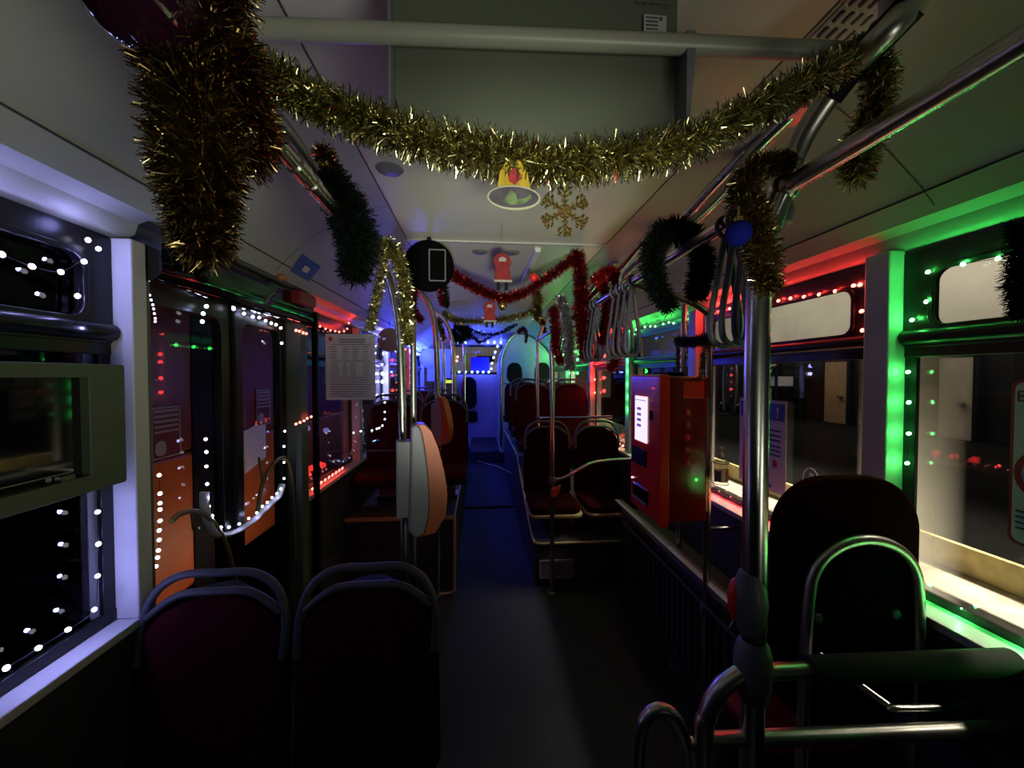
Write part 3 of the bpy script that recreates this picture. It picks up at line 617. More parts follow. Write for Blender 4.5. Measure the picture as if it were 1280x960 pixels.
sz = thing('sanitizer_bottle', 'clear hand sanitizer bottle with a pump in a wire holder on the pole', 'bottle', (1.03, 1.56, 1.13))
MB().lathe((1.03, 1.56, 1.142), [(.026, 0), (.028, .005), (.028, .075), (.024, .09), (.012, .10), (.012, .108)], 20).build('bottle_body', 'glass_bottle', sz, smooth=True)
MB().lathe((1.03, 1.56, 1.143), [(.0245, .002), (.0255, .05)], 18).build('liquid', 'sanitizer', sz, smooth=True)
MB().lathe((1.03, 1.56, 1.25), [(.011, 0), (.011, .014), (.004, .016), (.004, .034), (.009, .035), (.009, .042)], 14).build('pump', 'paper', sz, smooth=True)
MB().box(1.012, 1.03, 1.529, 1.533, 1.15, 1.205).build('label', 'paper', sz)
MB().box(1.032, 1.044, 1.529, 1.533, 1.15, 1.205).build('label', 'amber', sz, label='narrow amber label stripe')
wh = thing('wire_holder', 'thin black wire holder clamped to the pole around the sanitizer bottle', 'holder', (1.01, 1.58, 1.13))
for z in (1.136, 1.225): MB().tube([(1.03+.031*math.cos(a), 1.56+.031*math.sin(a), z) for a in [2*PI*i/20 for i in range(20)]], .0018, 6, closed=True).build('ring', 'black', wh, smooth=True)
MB().tube([(1.008, 1.592, 1.136), (1.008, 1.592, 1.225)], .002, 6).build('upright', 'black', wh)
# small orange ticket holder on the platform pole
t = MB().prism([(.515, .77), (.585, .80), (.58, .77), (.555, .72), (.515, .71)], 'Y', 2.73, 2.76).build('button_cover', 'orange', bevel=.006); setp(t, 'small orange cover clamped on the tall right platform pole', 'button')

# ------------------------------------------------------------------ seats
def pad(mb, w, h, t, c=(0, 0, 0), top=.35, curve=.03, lean=.10, rnd=.32, nu=10, nv=14, bottom=.06):
    """upholstered panel: width w, height h (up +Z), thickness t (front towards -Y)"""
    rows = []
    for j in range(nv+1):
        v = j/nv
        z = v*h
        hw = w/2
        dz = (v-(1-rnd))*h
        if v > 1-rnd: hw *= max(.02, 1-(1-(1-((v-(1-rnd))/rnd)**2.6)**(1/2.6))*1.0) if v < 1 else .35
        if v < bottom: hw *= .90+.10*math.sqrt(max(0, v/bottom))
        hw *= 1-.06*v
        rows.append((z, hw, lean*v*h))
    vs, fs = [], []
    for side in (0, 1):
        for z, hw, ly in rows:
            for i in range(nu+1):
                u = -1+2*i/nu; e = 1-abs(u)**4
                y = curve*(1-u*u)+ly
                y += (-t/2*e-.004) if side == 0 else (t/2*e+.004)
                vs.append((c[0]+u*hw, c[1]+y, c[2]+z))
    N = (nu+1)*(nv+1)
    for j in range(nv):
        for i in range(nu):
            a = j*(nu+1)+i; fs.append((a, a+1, a+nu+2, a+nu+1)); a += N; fs.append((a, a+nu+1, a+nu+2, a+1))
    for j in range(nv):
        a = j*(nu+1); b = a+nu+1; fs += [(a, b, b+N, a+N)]; a += nu; b += nu; fs += [(a, a+N, b+N, b)]
    for i in range(nu):
        fs += [(i, i+N, i+1+N, i+1)]; a = nv*(nu+1)+i; fs += [(a, a+1, a+1+N, a+N)]
    return mb.add(vs, fs)
def make_seat(label, fabric='fabric_red', handle=True, group=None, h=.52, base=.0, w=.40, htop=.085, trim=False):
    """local: sitter faces -Y; cushion top at z=.45, backrest base at .46"""
    t = thing('bus_seat', label, 'bus seat', (0, 0, 0), group)
    pad(MB(), w, h, .045, (0, 0, .44)).build('backrest', fabric, t, smooth=True)
    pad(MB(), w+.025, h+.022, .03, (0, .026, .43)).build('back_shell', 'black', t, smooth=True)
    cu = MB()
    cu.prism(rrect(0, -.19, w, .42, .07), 'Z', .40, .455); cu.build('cushion', fabric, t, bevel=.018, seg=3)
    MB().prism(rrect(0, -.19, w+.03, .45, .08), 'Z', .375, .402).build('seat_pan', 'yellow_trim' if trim else 'black', t, bevel=.008)
    if handle:
        hh = .44+h
        MB().tube(sm([(-w/2+.005, .03, hh-.17), (-w/2+.006, .05, hh-.06), (-w/2+.035, .062, hh+.02), (-w/4, .066, hh+htop*.75), (0, .066, hh+htop*.80), (w/4, .066, hh+htop*.75), (w/2-.035, .062, hh+.02), (w/2-.006, .05, hh-.06), (w/2-.005, .03, hh-.17)], 6), .0115, 12).build('grab_handle', 'handle_grey', t, smooth=True)
        MB().tube(sm([(-w/2+.02, .052, hh-.045), (-w/4, .055, hh+.012), (0, .055, hh+.02), (w/4, .055, hh+.012), (w/2-.02, .052, hh-.045)], 6), .013, 12, flat=.8).build('top_rim', 'handle_grey', t, smooth=True)
    MB().prism([(-.02, .38), (.06, .38), (.05, base), (-.01, base)], 'X', -.10, .10).box(-.12, .12, -.05, .10, base, base+.012).build('pedestal', 'steel_dark', t, bevel=.005)
    return t
def place(t, x, y, z=0, rz=0): t.location = (x, y, z); t.rotation_euler = (0, 0, rz); return t
def dup(root, label, fab=None, group=None):
    r = root.copy(); COL.objects.link(r); r['label'] = label
    if group: r['group'] = group
    for ch in list(root.children):
        if ch.type == 'LIGHT': continue
        c = ch.copy(); COL.objects.link(c); c.parent = r
        for g in ch.children:
            d = g.copy(); COL.objects.link(d); d.parent = c
    return r
G1 = 'front left seats'
s0 = place(make_seat('dark red seat with a grey top handle in the left foreground, nearest the lit window', group=G1), -.758, 1.10, 0)
place(dup(s0, 'dark red seat with a grey top handle in the left foreground, beside the aisle'), -.330, 1.10, 0)
G2 = 'seats on the raised left platform'
s1 = place(make_seat('dark red seat behind the glass partition, next to the left window', group=G2, base=.18), -.75, 3.3, .40)
place(dup(s1, 'dark red seat on the left platform, behind the second validator', group=G2), -.31, 3.3, .40)
for k, (y, z) in enumerate(((4.3, .40), (5.3, .40))):
    place(dup(s1, ('left window seat in the second raised row', 'left window seat in the third raised row')[k], group=G2), -.80, y, z).scale = (.86, 1, 1)
    place(dup(s1, ('left aisle seat in the second raised row', 'left aisle seat in the third raised row')[k], group=G2), -.44, y, z).scale = (.86, 1, 1)
G3 = 'seats on the raised right platform'
s2 = place(make_seat('black seat with a thin top handle on the right platform, nearest the tall pole', 'fabric_dark', group=G3, h=.56, trim=True, base=.28), .59, 3.3, .12)
place(dup(s2, 'black seat with a thin top handle on the right platform, behind the ticket machine'), 1.04, 3.3, .12)
s3 = place(make_seat('tall dark red seat in the second right row beside the aisle', 'fabric_red', group=G3, h=.62, base=.27), .61, 4.35, .42)
place(dup(s3, 'tall dark red seat in the second right row beside the window'), 1.05, 4.35, .42)
place(dup(s3, 'dark seat in the third right row beside the aisle'), .62, 5.35, .42)
place(dup(s3, 'dark seat in the third right row beside the window'), 1.05, 5.35, .42)
# high seats with oval headrests in front of the engine tower
def head_seat(label, x, y, z):
    t = thing('headrest_seat', label, 'bus seat', (0, 0, 0), 'rear seats with oval headrests')
    pad(MB(), .34, .55, .05, (0, 0, .44)).build('backrest', 'fabric_dark', t, smooth=True)
    MB().prism(rrect(0, 1.14, .27, .34, .12, taper=.12), 'Y', -.03, .06).build('headrest', 'black', t, bevel=.02, seg=3)
    MB().prism(rrect(0, -.19, .38, .4, .07), 'Z', .36, .45).build('cushion', 'fabric_dark', t, bevel=.015)
    MB().tube([(-.2, .02, .96), (.2, .02, .96)], .012, 10).build('crossbar', 'chrome', t, smooth=True)
    MB().box(-.1, .1, -.1, .05, .20, .37).build('pedestal', 'black', t, bevel=.01)
    place(t, x, y, z)
head_seat('dark seat with an oval headrest in front of the pale engine panel', .57, 6.35, .50)
head_seat('dark seat with an oval headrest beside the rear right window', 1.03, 6.3, .50)
# pads on the rear wall
t = thing('wall_backrest', 'black oval headrest and pad fixed to the lilac rear wall', 'backrest', (-.24, 8.45, .78))
MB().prism(rrect(-.235, 1.22, .34, .68, .15, taper=.12), 'Y', 8.40, 8.5).build('headrest', 'black', t, bevel=.02, seg=3)
MB().prism(rrect(-.235, .70, .36, .22, .06), 'Y', 8.40, 8.5).build('lower_pad', 'black', t, bevel=.02, seg=3)

# right front single seat seen from behind
rs = thing('priority_seat', 'single high-backed dark red seat with an arched steel tube on its back, right foreground', 'bus seat', (1.03, .97, 0))
mb = MB()
for (y0, y1, g) in ((.965, 1.03, 0),):
    out = rrect(1.028, .965, .42, .70, .155, n=10); mb.prism(out, 'Y', y0, y1)
mb.build('backrest', 'fabric_dark', rs, bevel=.022, seg=4)
MB().prism(rrect(1.03, .87, .33, .50, .14, n=10), 'Y', .948, .967).build('back_shell', 'matte_black', rs, bevel=.008, seg=3)
arch = [(.862, .945, .10), (.862, .945, .5), (.865, .94, .90), (.874, .94, 1.03)] + [(1.03+.155*math.cos(a), .94, 1.03+.128*math.sin(a)) for a in [PI-PI*i/12 for i in range(1, 12)]] + [(1.187, .94, 1.03), (1.195, .94, .90), (1.197, .945, .5), (1.197, .945, .10)]
MB().tube(sm(arch, 4), .0145, 16).build('arched_tube', 'steel_satin', rs, smooth=True)
for x, z in ((.905, .945), (1.135, .945)): MB().lathe((x, .946, z), [(.004, -.004), (.012, -.003), (.015, .004)], 18, 'Y').build('screw_cap', 'grey_plastic', rs, smooth=True)
MB().prism(rrect(1.03, 1.18, .42, .32, .08), 'Z', .44, .50).build('cushion', 'fabric_red', rs, bevel=.02, seg=3)
MB().box(.90, 1.16, 1.04, 1.32, 0, .44).build('pedestal', 'black', rs, bevel=.02)

# ------------------------------------------------------------------ platforms, heater, engine tower
lpn = thing('seat_platform', 'raised left seat platform with pale edging', 'platform', (-.6, 4, 0))
MB().box(-.96, -.19, 2.8, 6.4, 0, .56).build('box', 'wall_dark', lpn, bevel=.01)
MB().box(-.96, -.186, 2.79, 2.80, .555, .58).box(-.19, -.182, 2.79, 6.4, .555, .58).build('top_edging', 'yellow_trim', lpn)
MB().tube(sm([(-.186, 2.79, .57), (-.186, 2.785, .30), (-.19, 2.785, .06), (-.21, 2.785, .02), (-.30, 2.785, .012)], 5), .011, 8).build('corner_edging', 'yellow_trim', lpn, smooth=True)
rp = thing('seat_platform', 'raised right seat platform with pale sloping edging and a grille', 'platform', (.9, 4, 0))
prof = [(2.85, 0), (2.85, .325), (3.05, .34), (3.9, .60), (4.28, .79-.1), (6.5, .69), (6.5, 0)]
MB().prism(prof, 'X', .41, 1.24).build('box', 'wall_dark', rp)
MB().tube([(1.24, 2.845, .325), (.44, 2.845, .325), (.408, 2.86, .33), (.408, 3.05, .345), (.408, 3.9, .605), (.42, 4.28, .695), (.40, 6.5, .695)], .011, 8).build('edging', 'yellow_trim', rp, smooth=True)
fg = MB(); ring_prism(fg, rrect(.575, .13, .26, .14, .01), rrect(.575, .13, .235, .115, .008), 'Y', 2.838, 2.852)
fg = fg.build('grille', 'pale_grey', rp)
mb = MB()
for i in range(9): mb.box(.465, .685, 2.842, 2.850, .08+.0125*i, .084+.0125*i)
for i in range(4): mb.box(.50+.05*i, .505+.05*i, 2.841, 2.851, .075, .185)
mb.build('grille_bars', 'pale_grey', fg)
# steps of the rear aisle
st2 = structure(MB().box(-.19, .41, 4.6, YR, 0, .02).box(-.19, .41, 6.9, YR, .02, .22).build('floor_step', 'floor'))
t = MB().tube([at(597, 576, Y=6.9), at(610, 580, Y=6.4), at(622, 583, Y=6.2), at(640, 592, Y=5.0)], .008, 8).build('step_edging', 'yellow_trim', smooth=True); setp(t, 'pale edging strip along the rear aisle step', 'edging')
t = MB().prism(rrect(.30, .17, .10, .18, .01), 'Y', 6.88, 6.9).build('step_grille', 'steel_dark', bevel=.003); setp(t, 'small dark grille at the foot of the rear step', 'grille')
ep = [(.345, .22), (1.275, .22), (1.275, 1.9), (1.205, 2.0), (1.15, 2.085), (1.04, 2.19), (.91, 2.275), (.79, 2.32), (.66, 2.335), (.55, 2.28), (.46, 2.14), (.40, 1.98), (.372, 1.78), (.36, 1.5)]
tt = thing('engine_tower', 'pale rounded engine tower at the rear right corner', 'panel', (.8, 6.9, .2))
MB().prism(ep, 'Y', 6.72, 8.45).build('panel', 'engine_panel', tt, bevel=.03)
MB().tube(sm([(.36, 6.71, .35), (.365, 6.71, 1.0), (.372, 6.71, 1.78), (.40, 6.71, 1.98), (.46, 6.71, 2.14), (.55, 6.71, 2.27), (.64, 6.71, 2.33)], 5), .018, 10).build('edge_strip', 'chrome', tt, smooth=True)
ht = thing('convector_heater', 'long dark slatted heater along the right wall below the windows', 'heater', (1.13, 1.8, 0))
MB().box(1.05, 1.24, 1.37, 2.78, .0, .60).build('casing', 'wall_dark', ht, bevel=.012)
mb = MB()
for i in range(24): mb.box(1.043, 1.052, 1.40+.057*i, 1.405+.057*i, .12, .56)
mb.build('slats', 'black', ht)
MB().box(1.00, 1.06, 1.36, 2.78, .655, .672).build('top_rail', 'grey_plastic', ht, bevel=.004)
MB().tube([(1.0, 1.37, .57), (1.0, 2.6, .57)], .009, 8).tube([(1.0, 1.45, .57), (1.05, 1.45, .655)], .007, 8).build('lower_rail', 'steel_dark', ht, smooth=True)
rail('side_tube', 'short pale horizontal bar on the right wall under the red sill', [(1.10, 1.75, .86), (1.27, 1.75, .86)], .010)
# coloured boxes under the left handle
t = thing('ticket_bin', 'small dull red box on a post behind the left seat by the pole', 'box', (-.22, 1.39, 0))
MB().box(-.27, -.17, 1.35, 1.43, .62, .78).build('box_body', 'red_box', t, bevel=.012); MB().tube([(-.22, 1.39, 0), (-.22, 1.39, .63)], .014, 10).build('post', 'steel_dark', t)
t2 = thing('oval_reflection', 'dark oval disc shaped as a reflection on the wall below the near left window', 'cover', (-.96, .83, .6))
MB().prism([(y, z) for y, z in rrect(.80, .66, .15, .30, .07, n=10)], 'X', -.965, -.945).build('reflection_disc', 'grey_plastic', t2, bevel=.008, seg=3)  # solid oval put in for a greenish reflection on the wall

# ------------------------------------------------------------------ display frame at the left window
df = thing('display_screen', 'wide glossy black screen in an olive frame below the near left window rail', 'screen', (-.93, .5, 1.33))
bx = MB(); ring_prism(bx, rrect(.47, 1.478, 1.16, .296, .006), rrect(.45, 1.482, 1.02, .226, .004), 'X', -1.0, -.895); bx.build('frame', 'olive', df, bevel=.003)
MB().box(-.945, -.915, -.06, .96, 1.36, 1.60).build('screen_glass', 'gloss_black', df)
MB().tube([(-.905, -.05, 1.385), (-.905, .93, 1.385)], .002, 6).box(-.912, -.90, .90, .93, 1.365, 1.38).build('lower_bead', 'steel_dark', df)

# ------------------------------------------------------------------ hanging display and cross bar
hd = thing('hanging_display', 'wide grey-green panel hung from the ceiling behind the cross bar', 'panel', (.115, .75, 2.35))
MB().box(-.158, .386, .735, .76, 2.02, 2.35)  .build('lower_board', 'panel_grey', hd, bevel=.004)
MB().box(-.158, .374, .718, .735, 2.235, 2.312).build('upper_board', 'panel_grey', hd, bevel=.004)
MB().box(-.162, -.156, .705, .735, 2.05, 2.33).build('side_bracket', 'grey_plastic', hd, bevel=.002)
MB().prism([(.380, 2.05), (.386, 2.05), (.400, 2.225), (.398, 2.235), (.380, 2.235)], 'Y', .69, .735).build('side_bracket', 'grey_plastic', hd, bevel=.002)
sk = MB().box(.308, .352, .7135, .715, 2.245, 2.278).build('label_sticker', 'paper_grey', hd)
mb = MB()
for i in range(4): mb.box(.312, .335, .7125, .7135, 2.25+.007*i, 2.2525+.007*i)
mb.box(.338, .344, .7125, .7135, 2.268, 2.274).build('printed_lines', 'ink', sk)
mb = MB()
for i in range(5): mb.box(.295+.014*i, .304+.014*i, .7135, .7145, 2.297, 2.3005)
mb.build('stamped_text', 'ink', hd)
cb = rail('cross_bar', 'pale horizontal cross bar under the ceiling in front of the hanging panel', [(-.42, .70, 2.187), (.0, .70, 2.202), (.40, .70, 2.215), (.79, .70, 2.226)], .0165, 'bar_grey')
for x in (-.42, .79): MB().tube([(x, .70, 2.19 if x < 0 else 2.226), (x, .70, 2.33 if x > 0 else 2.36)], .013, 12).build('hanger', 'white_trim', cb, smooth=True)

# round monitor under the ceiling
mo = thing('round_mirror', 'large black round mirror housing hung under the ceiling on the left', 'mirror', (-.275, 2.1, 2.35))
MB().lathe((-.275, 2.10, 2.187), [(.02, -.012), (.125, -.012), (.135, .0), (.135, .03), (.10, .055), (.02, .06)], 40, 'Y').build('housing', 'matte_black', mo, smooth=True)
ring_prism(MB(), rrect(-.225, 2.185, .09, .17, .006), rrect(-.225, 2.185, .078, .158, .006), 'Y', 2.080, 2.090).build('square_bracket', 'grey_plastic', mo)
MB().tube([(-.275, 2.14, 2.30), (-.275, 2.14, 2.35)], .012, 10).build('hanger', 'black', mo)

# strap handles --------------------------------------------------------------
def make_strap(label, group, L=.29, W=.078):
    t = thing('strap_handle', label, 'strap handle', (0, 0, 0), group)
    loop = [(0, 0, .0), (-.012, 0, -.05), (-.022, 0, -L*.4), (-W*.5, 0, -L*.72), (-W*.48, 0, -L*.92), (-W*.2, 0, -L), (W*.2, 0, -L), (W*.48, 0, -L*.92), (W*.5, 0, -L*.72), (.022, 0, -L*.4), (.012, 0, -.05)]
    MB().tube(sm(loop, 5, True), .0080, 8, closed=True).build('loop', 'handle_grey', t, smooth=True)
    MB().tube([(.026*math.cos(a), 0, .022+.026*math.sin(a)) for a in [2*PI*i/18 for i in range(18)]], .006, 8, closed=True).build('rail_ring', 'handle_grey', t, smooth=True)
    return t
sp0 = make_strap('nearest grey strap loop on the right rail, directly under the blue bauble', 'grey strap loops under the blue bauble')
place(sp0, .65, .86, 1.97, math.radians(35))
ORD = ('', 'second', 'third', 'fourth')
for i in range(1, 4): place(dup(sp0, ORD[i]+' grey strap loop behind the blue bauble, counted from the camera'), .65, .86+.038*i, 1.97, math.radians(35-12*i))
for i in range(4): place(dup(sp0, ('nearest', 'second nearest', 'third nearest', 'farthest')[i]+' grey strap loop hanging between the green wreath and the red tinsel', group='grey strap loops between wreath and red tinsel'), .65, 1.60+.075*i, 1.978, math.radians(20))
for i in range(4): place(dup(sp0, ('nearest', 'second nearest', 'third nearest', 'farthest')[i]+' grey strap loop hanging inside the red tinsel', group='grey strap loops inside the red tinsel'), .65, 2.1+.07*i, 1.978, math.radians(15))
for i in range(3): place(dup(sp0, ('nearest', 'second nearest', 'third nearest', 'farthest')[i]+' grey strap loop hanging beside the silver tinsel', group='grey strap loops beside the silver tinsel'), .65, 2.85+.1*i, 1.978, math.radians(10))

# ------------------------------------------------------------------ tinsel garlands
def tinsel(label, pts, rad, n, m, seed=0, L=None, wdt=.0016, name='tinsel_garland', n2=0, m2=None, up=0, group=None, droop=0):
    rnd = random.Random(seed+11); P = sm([Vector(p) for p in pts], 10); K = len(P)-1
    rr = rad if isinstance(rad, (list, tuple)) else [rad]*len(pts)
    def R_(f):
        g = f*(len(rr)-1); i = min(int(g), len(rr)-2); return rr[i]+(rr[i+1]-rr[i])*(g-i)
    root = thing(name, label, 'tinsel garland', pts[0], group)
    MB().tube(P, .0025, 6).build('core_wire', m, root)
    def strands(n, m, part, wd):
        v, f = [], []
        for q in range(n):
            s_ = rnd.random(); g = s_*K; i = min(int(g), K-1); a = P[i].lerp(P[i+1], g-i); t = (P[i+1]-P[i]).normalized()
            r = R_(s_)*rnd.uniform(.55, 1.08)
            d = Vector((rnd.gauss(0, 1), rnd.gauss(0, 1), rnd.gauss(0, 1))); d = d-t*d.dot(t)*.6; d.normalize()
            bend = Vector((rnd.gauss(0, 1), rnd.gauss(0, 1), rnd.gauss(0, 1)-droop))*.36
            wv = d.cross(Vector((rnd.gauss(0, 1), rnd.gauss(0, 1), rnd.gauss(0, 1)))).normalized()*wd
            wv2 = (wv+d.cross(wv)*rnd.uniform(-1.2, 1.2)).normalized()*wd
            a = a+d*.002; mid = a+d*r*.55+bend*r*.25; end = a+(d+bend).normalized()*r
            k = len(v); v += [a-wv, a+wv, mid-wv2, mid+wv2, end-wv*.5, end+wv*.5]; f += [(k, k+1, k+3, k+2), (k+2, k+3, k+5, k+4)]
        mb = MB(); mb.v = [tuple(x) for x in v]; mb.f = f
        me = bpy.data.meshes.new(part); o_ = ORG[root.name]
        me.from_pydata([(x[0]-o_[0], x[1]-o_[1], x[2]-o_[2]) for x in v], [], f); me.materials.append(M[m])
        o = bpy.data.objects.new(part, me); COL.objects.link(o); o.parent = root; o['kind'] = 'stuff'
    strands(int(n*1.45), m, 'strands', wdt*.9)
    if n2: strands(n2, m2, 'accent_strands', wdt*1.1)
    return root
# the big swag across the aisle
tinsel('long gold tinsel garland swagged across the aisle in front of the hanging panel', [at(x, y, Y=d) for x, y, d in ((300, 95, .60), (345, 98, .62), (400, 130, .63), (470, 155, .64), (540, 178, .64), (610, 192, .64), (690, 205, .64), (760, 198, .64), (840, 185, .64), (910, 155, .66), (975, 120, .66), (1045, 85, .68), (1080, 62, .68))], [.040, .038, .038, .040, .040, .042, .042, .042, .040, .040, .040, .038, .030], 9500, 't_gold', 1, droop=.6, n2=130, m2='t_red')
tinsel('gold tinsel tail hanging right of the dark padded tube', [at(x, y, Y=d) for x, y, d in ((1080, 62, .68), (1098, 90, .70), (1095, 130, .72), (1080, 170, .74), (1070, 200, .75), (1072, 222, .75))], [.03, .035, .035, .04, .045, .03], 2600, 't_gold', 2, droop=.8)
# upper left cluster
tinsel('thick bronze tinsel column hanging at the upper left', [at(x, y, Y=d) for x, y, d in ((248, -60, .50), (243, 20, .50), (243, 100, .50), (250, 190, .50), (252, 255, .51), (256, 315, .52))], [.064, .064, .060, .056, .044, .034], 8500, 't_dark', 3, droop=.6, n2=1600, m2='t_gold')
tinsel('bronze tinsel wound round the thick left rail', [at(x, y, Y=d) for x, y, d in ((250, 40, .52), (285, 90, .52), (300, 140, .54), (322, 170, .58), (300, 190, .55))], [.060, .055, .045, .035, .045], 3800, 't_dark', 4, droop=.5, n2=500, m2='t_red')
# red glass ornament at the top left corner
o = thing('hanging_bauble', 'purple glass ornament with glossy edge at the top left corner', 'ornament', at(158, 0, Y=.45))
c = Vector(at(172, -22, Y=.45)); MB().ball(c, .058, 28, 1.15).build('glass_body', 'purple_glass', o, smooth=True)
MB().lathe(c+Vector((0, 0, .066)), [(.012, 0), (.012, .012), (.003, .02)], 14).build('cap', 'gold_leaf', o, smooth=True)
# left dark green garland and gold ones
tinsel('dark green tinsel garland wound on the left overhead rail', [at(x, y, Y=d) for x, y, d in ((412, 215, .98), (425, 245, 1.0), (440, 275, 1.02), (448, 310, 1.04), (442, 345, 1.05))], [.035, .055, .062, .060, .045], 4600, 't_green', 5, droop=.5, wdt=.0018)
tinsel('gold and red tinsel tip above the dark green garland', [at(x, y, Y=d) for x, y, d in ((402, 188, .95), (408, 200, .96), (420, 215, .98))], [.03, .03, .02], 500, 't_bronze', 6, n2=60, m2='t_red')
tinsel('thin gold tinsel strand hanging left of the first pole', [at(x, y, Y=d) for x, y, d in ((472, 300, 1.12), (480, 320, 1.12), (474, 355, 1.12), (468, 385, 1.12), (462, 412, 1.12))], [.022, .02, .02, .02, .018], 1100, 't_gold', 7, droop=.5, n2=200, m2='t_silver')
tinsel('gold tinsel strand hanging along the first left pole', [at(x, y, Y=d) for x, y, d in ((480, 300, 1.14), (498, 325, 1.16), (506, 360, 1.17), (508, 395, 1.17), (510, 430, 1.17))], [.03, .028, .027, .027, .02], 1900, 't_gold', 8, droop=.5)
# right pole garland
tinsel('bronze gold tinsel garland hanging down the right foreground pole', [at(x, y, Y=d) for x, y, d in ((990, 202, .76), (965, 205, .77), (940, 215, .78), (930, 245, .78), (942, 280, .77), (952, 320, .76), (960, 362, .76))], [.022, .028, .034, .040, .044, .042, .03], 4800, 't_bronze', 9, droop=.5, n2=900, m2='t_gold')
# bauble
b = thing('bauble', 'matte royal blue bauble beside the gold tinsel on the right pole', 'bauble', at(923, 292, Y=.72))
MB().ball(at(923, 292, Y=.72), .0245, 28).build('ball', 'blue_ball', b, smooth=True)
cc = Vector(at(923, 292, Y=.72))+Vector((0, 0, .0235)); MB().lathe(cc, [(.008, 0), (.008, .008), (.002, .01), (.002, .03)], 12).build('cap', 'gold_leaf', b, smooth=True)
# dark green wreath
tinsel('dark green tinsel wreath draped over the right rail', [at(x, y, Y=d) for x, y, d in ((838, 385, 1.22), (822, 360, 1.22), (815, 330, 1.22), (822, 300, 1.22), (845, 285, 1.22), (868, 300, 1.2), (880, 330, 1.2), (872, 355, 1.2), (872, 372, 1.2))], [.035, .045, .048, .050, .050, .050, .048, .046, .03], 6000, 't_green', 10, droop=.4, wdt=.0018)
tinsel('dark green tinsel tail at the right edge of the near window', [at(x, y, Y=d) for x, y, d in ((1275, 280, .80), (1278, 320, .80), (1275, 360, .80), (1278, 395, .80))], [.03, .035, .035, .025], 1500, 't_green', 12, droop=.4)
# red garlands
RY = 2.25
tinsel('dark red tinsel garland swagged across the aisle past the round mirror', [at(x, y, Y=RY) for x, y in ((566, 343), (580, 352), (600, 362), (625, 372), (650, 368), (680, 350), (705, 332), (722, 318))], .042, 3300, 't_red', 13, droop=.3, wdt=.0022)
tinsel('dark red tinsel column hanging at the right end of the red swag', [at(x, y, Y=RY) for x, y in ((722, 316), (726, 350), (727, 385), (729, 420), (733, 445))], [.05, .06, .062, .062, .05], 3200, 't_red', 14, droop=.4, wdt=.0024)
tinsel('bright red tinsel loop hanging round the straps', [at(x, y, Y=1.98) for x, y in ((742, 352), (760, 340), (772, 352), (768, 390), (772, 420), (770, 450), (762, 462))], [.04, .045, .045, .04, .035, .035, .03], 2600, 't_scarlet', 15, wdt=.0022, n2=200, m2='t_silver')
tinsel('red tinsel strand left of the strap cluster', [at(x, y, Y=2.1) for x, y in ((750, 350), (758, 370), (756, 400), (754, 430))], [.04, .038, .034, .03], 1700, 't_scarlet', 16, wdt=.0022)
tinsel('silver tinsel strand hanging between two red ones', [at(x, y, Y=2.65) for x, y in ((700, 372), (707, 395), (711, 420), (712, 445), (712, 460))], [.05, .052, .052, .052, .05], 3000, 't_silver', 17, wdt=.0024)
tinsel('dark red tinsel strand next to the tall platform pole', [at(x, y, Y=2.6) for x, y in ((692, 385), (694, 410), (695, 432), (700, 452))], [.045, .045, .04, .035], 1500, 't_red', 18, wdt=.0024)
tinsel('short dark red tinsel tail below the left side of the round mirror', [at(x, y, Y=2.13) for x, y in ((522, 350), (519, 362), (516, 380), (521, 395), (528, 400))], [.03, .03, .03, .03, .025], 900, 't_red', 19, wdt=.002)
tinsel('short dark red tinsel tail below the right side of the round mirror', [at(x, y, Y=2.12) for x, y in ((548, 352), (552, 372), (554, 382))], [.03, .03, .02], 400, 't_red', 20, wdt=.002)
tinsel('dark green tinsel tail beside the round mirror', [at(x, y, Y=2.12) for x, y in ((555, 350), (558, 372), (558, 384))], [.025, .025, .015], 400, 't_green', 21, wdt=.002)
tinsel('thin gold tinsel garland swagged across the far aisle', [at(x, y, Y=4.4) for x, y in ((556, 390), (566, 399), (590, 402), (620, 400), (645, 396), (668, 388), (680, 378))], .06, 2200, 't_gold', 22, wdt=.004)
tinsel('brown gold tinsel tuft hanging right of the far swag', [at(x, y, Y=3.4) for x, y in ((668, 355), (672, 375), (672, 395), (680, 405))], [.05, .06, .055, .03], 1200, 't_bronze', 23, wdt=.003, n2=100, m2='t_red')
tinsel('gold tinsel wound on the third left pole', [at(x, y, Y=4.0) for x, y in ((546, 400), (552, 412), (555, 425))], [.05, .05, .04], 600, 't_bronze', 24, wdt=.003)
tinsel('dark bow of green tinsel in front of the rear window', [at(x, y, Y=5.2) for x, y in ((570, 405), (580, 412), (584, 418), (572, 425), (566, 412))], [.09, .11, .09, .09, .07], 1300, 't_green', 25, wdt=.005)
for k, pts in enumerate((((584, 410), (605, 418), (630, 415), (652, 400)), ((584, 416), (595, 424), (600, 428), (615, 420), (640, 408)))):
    tinsel(('upper dark green tinsel strand draped before the rear window', 'lower dark green tinsel strand draped before the rear window')[k], [at(x, y, Y=5.6) for x, y in pts], .035, 500, 't_green', 26+k, wdt=.004)
tinsel('red tinsel bow hanging on the pale engine panel', [at(x, y, Y=5.8) for x, y in ((648, 416), (654, 410), (658, 418), (657, 428))], [.05, .055, .04, .03], 500, 't_red', 28, wdt=.004)
tinsel('small red tinsel tuft right of the far curved pole', [at(x, y, Y=4.3) for x, y in ((676, 398), (679, 408), (683, 420))], [.045, .04, .03], 400, 't_red', 29, wdt=.0035)
tinsel('orange red tinsel wound round the poles above the ticket machine', [at(x, y, Y=1.6) for x, y in ((846, 426), (858, 428), (872, 426), (885, 424), (888, 430))], [.028, .03, .03, .032, .026], 1300, 't_blue', 30, n2=500, m2='t_bronze')
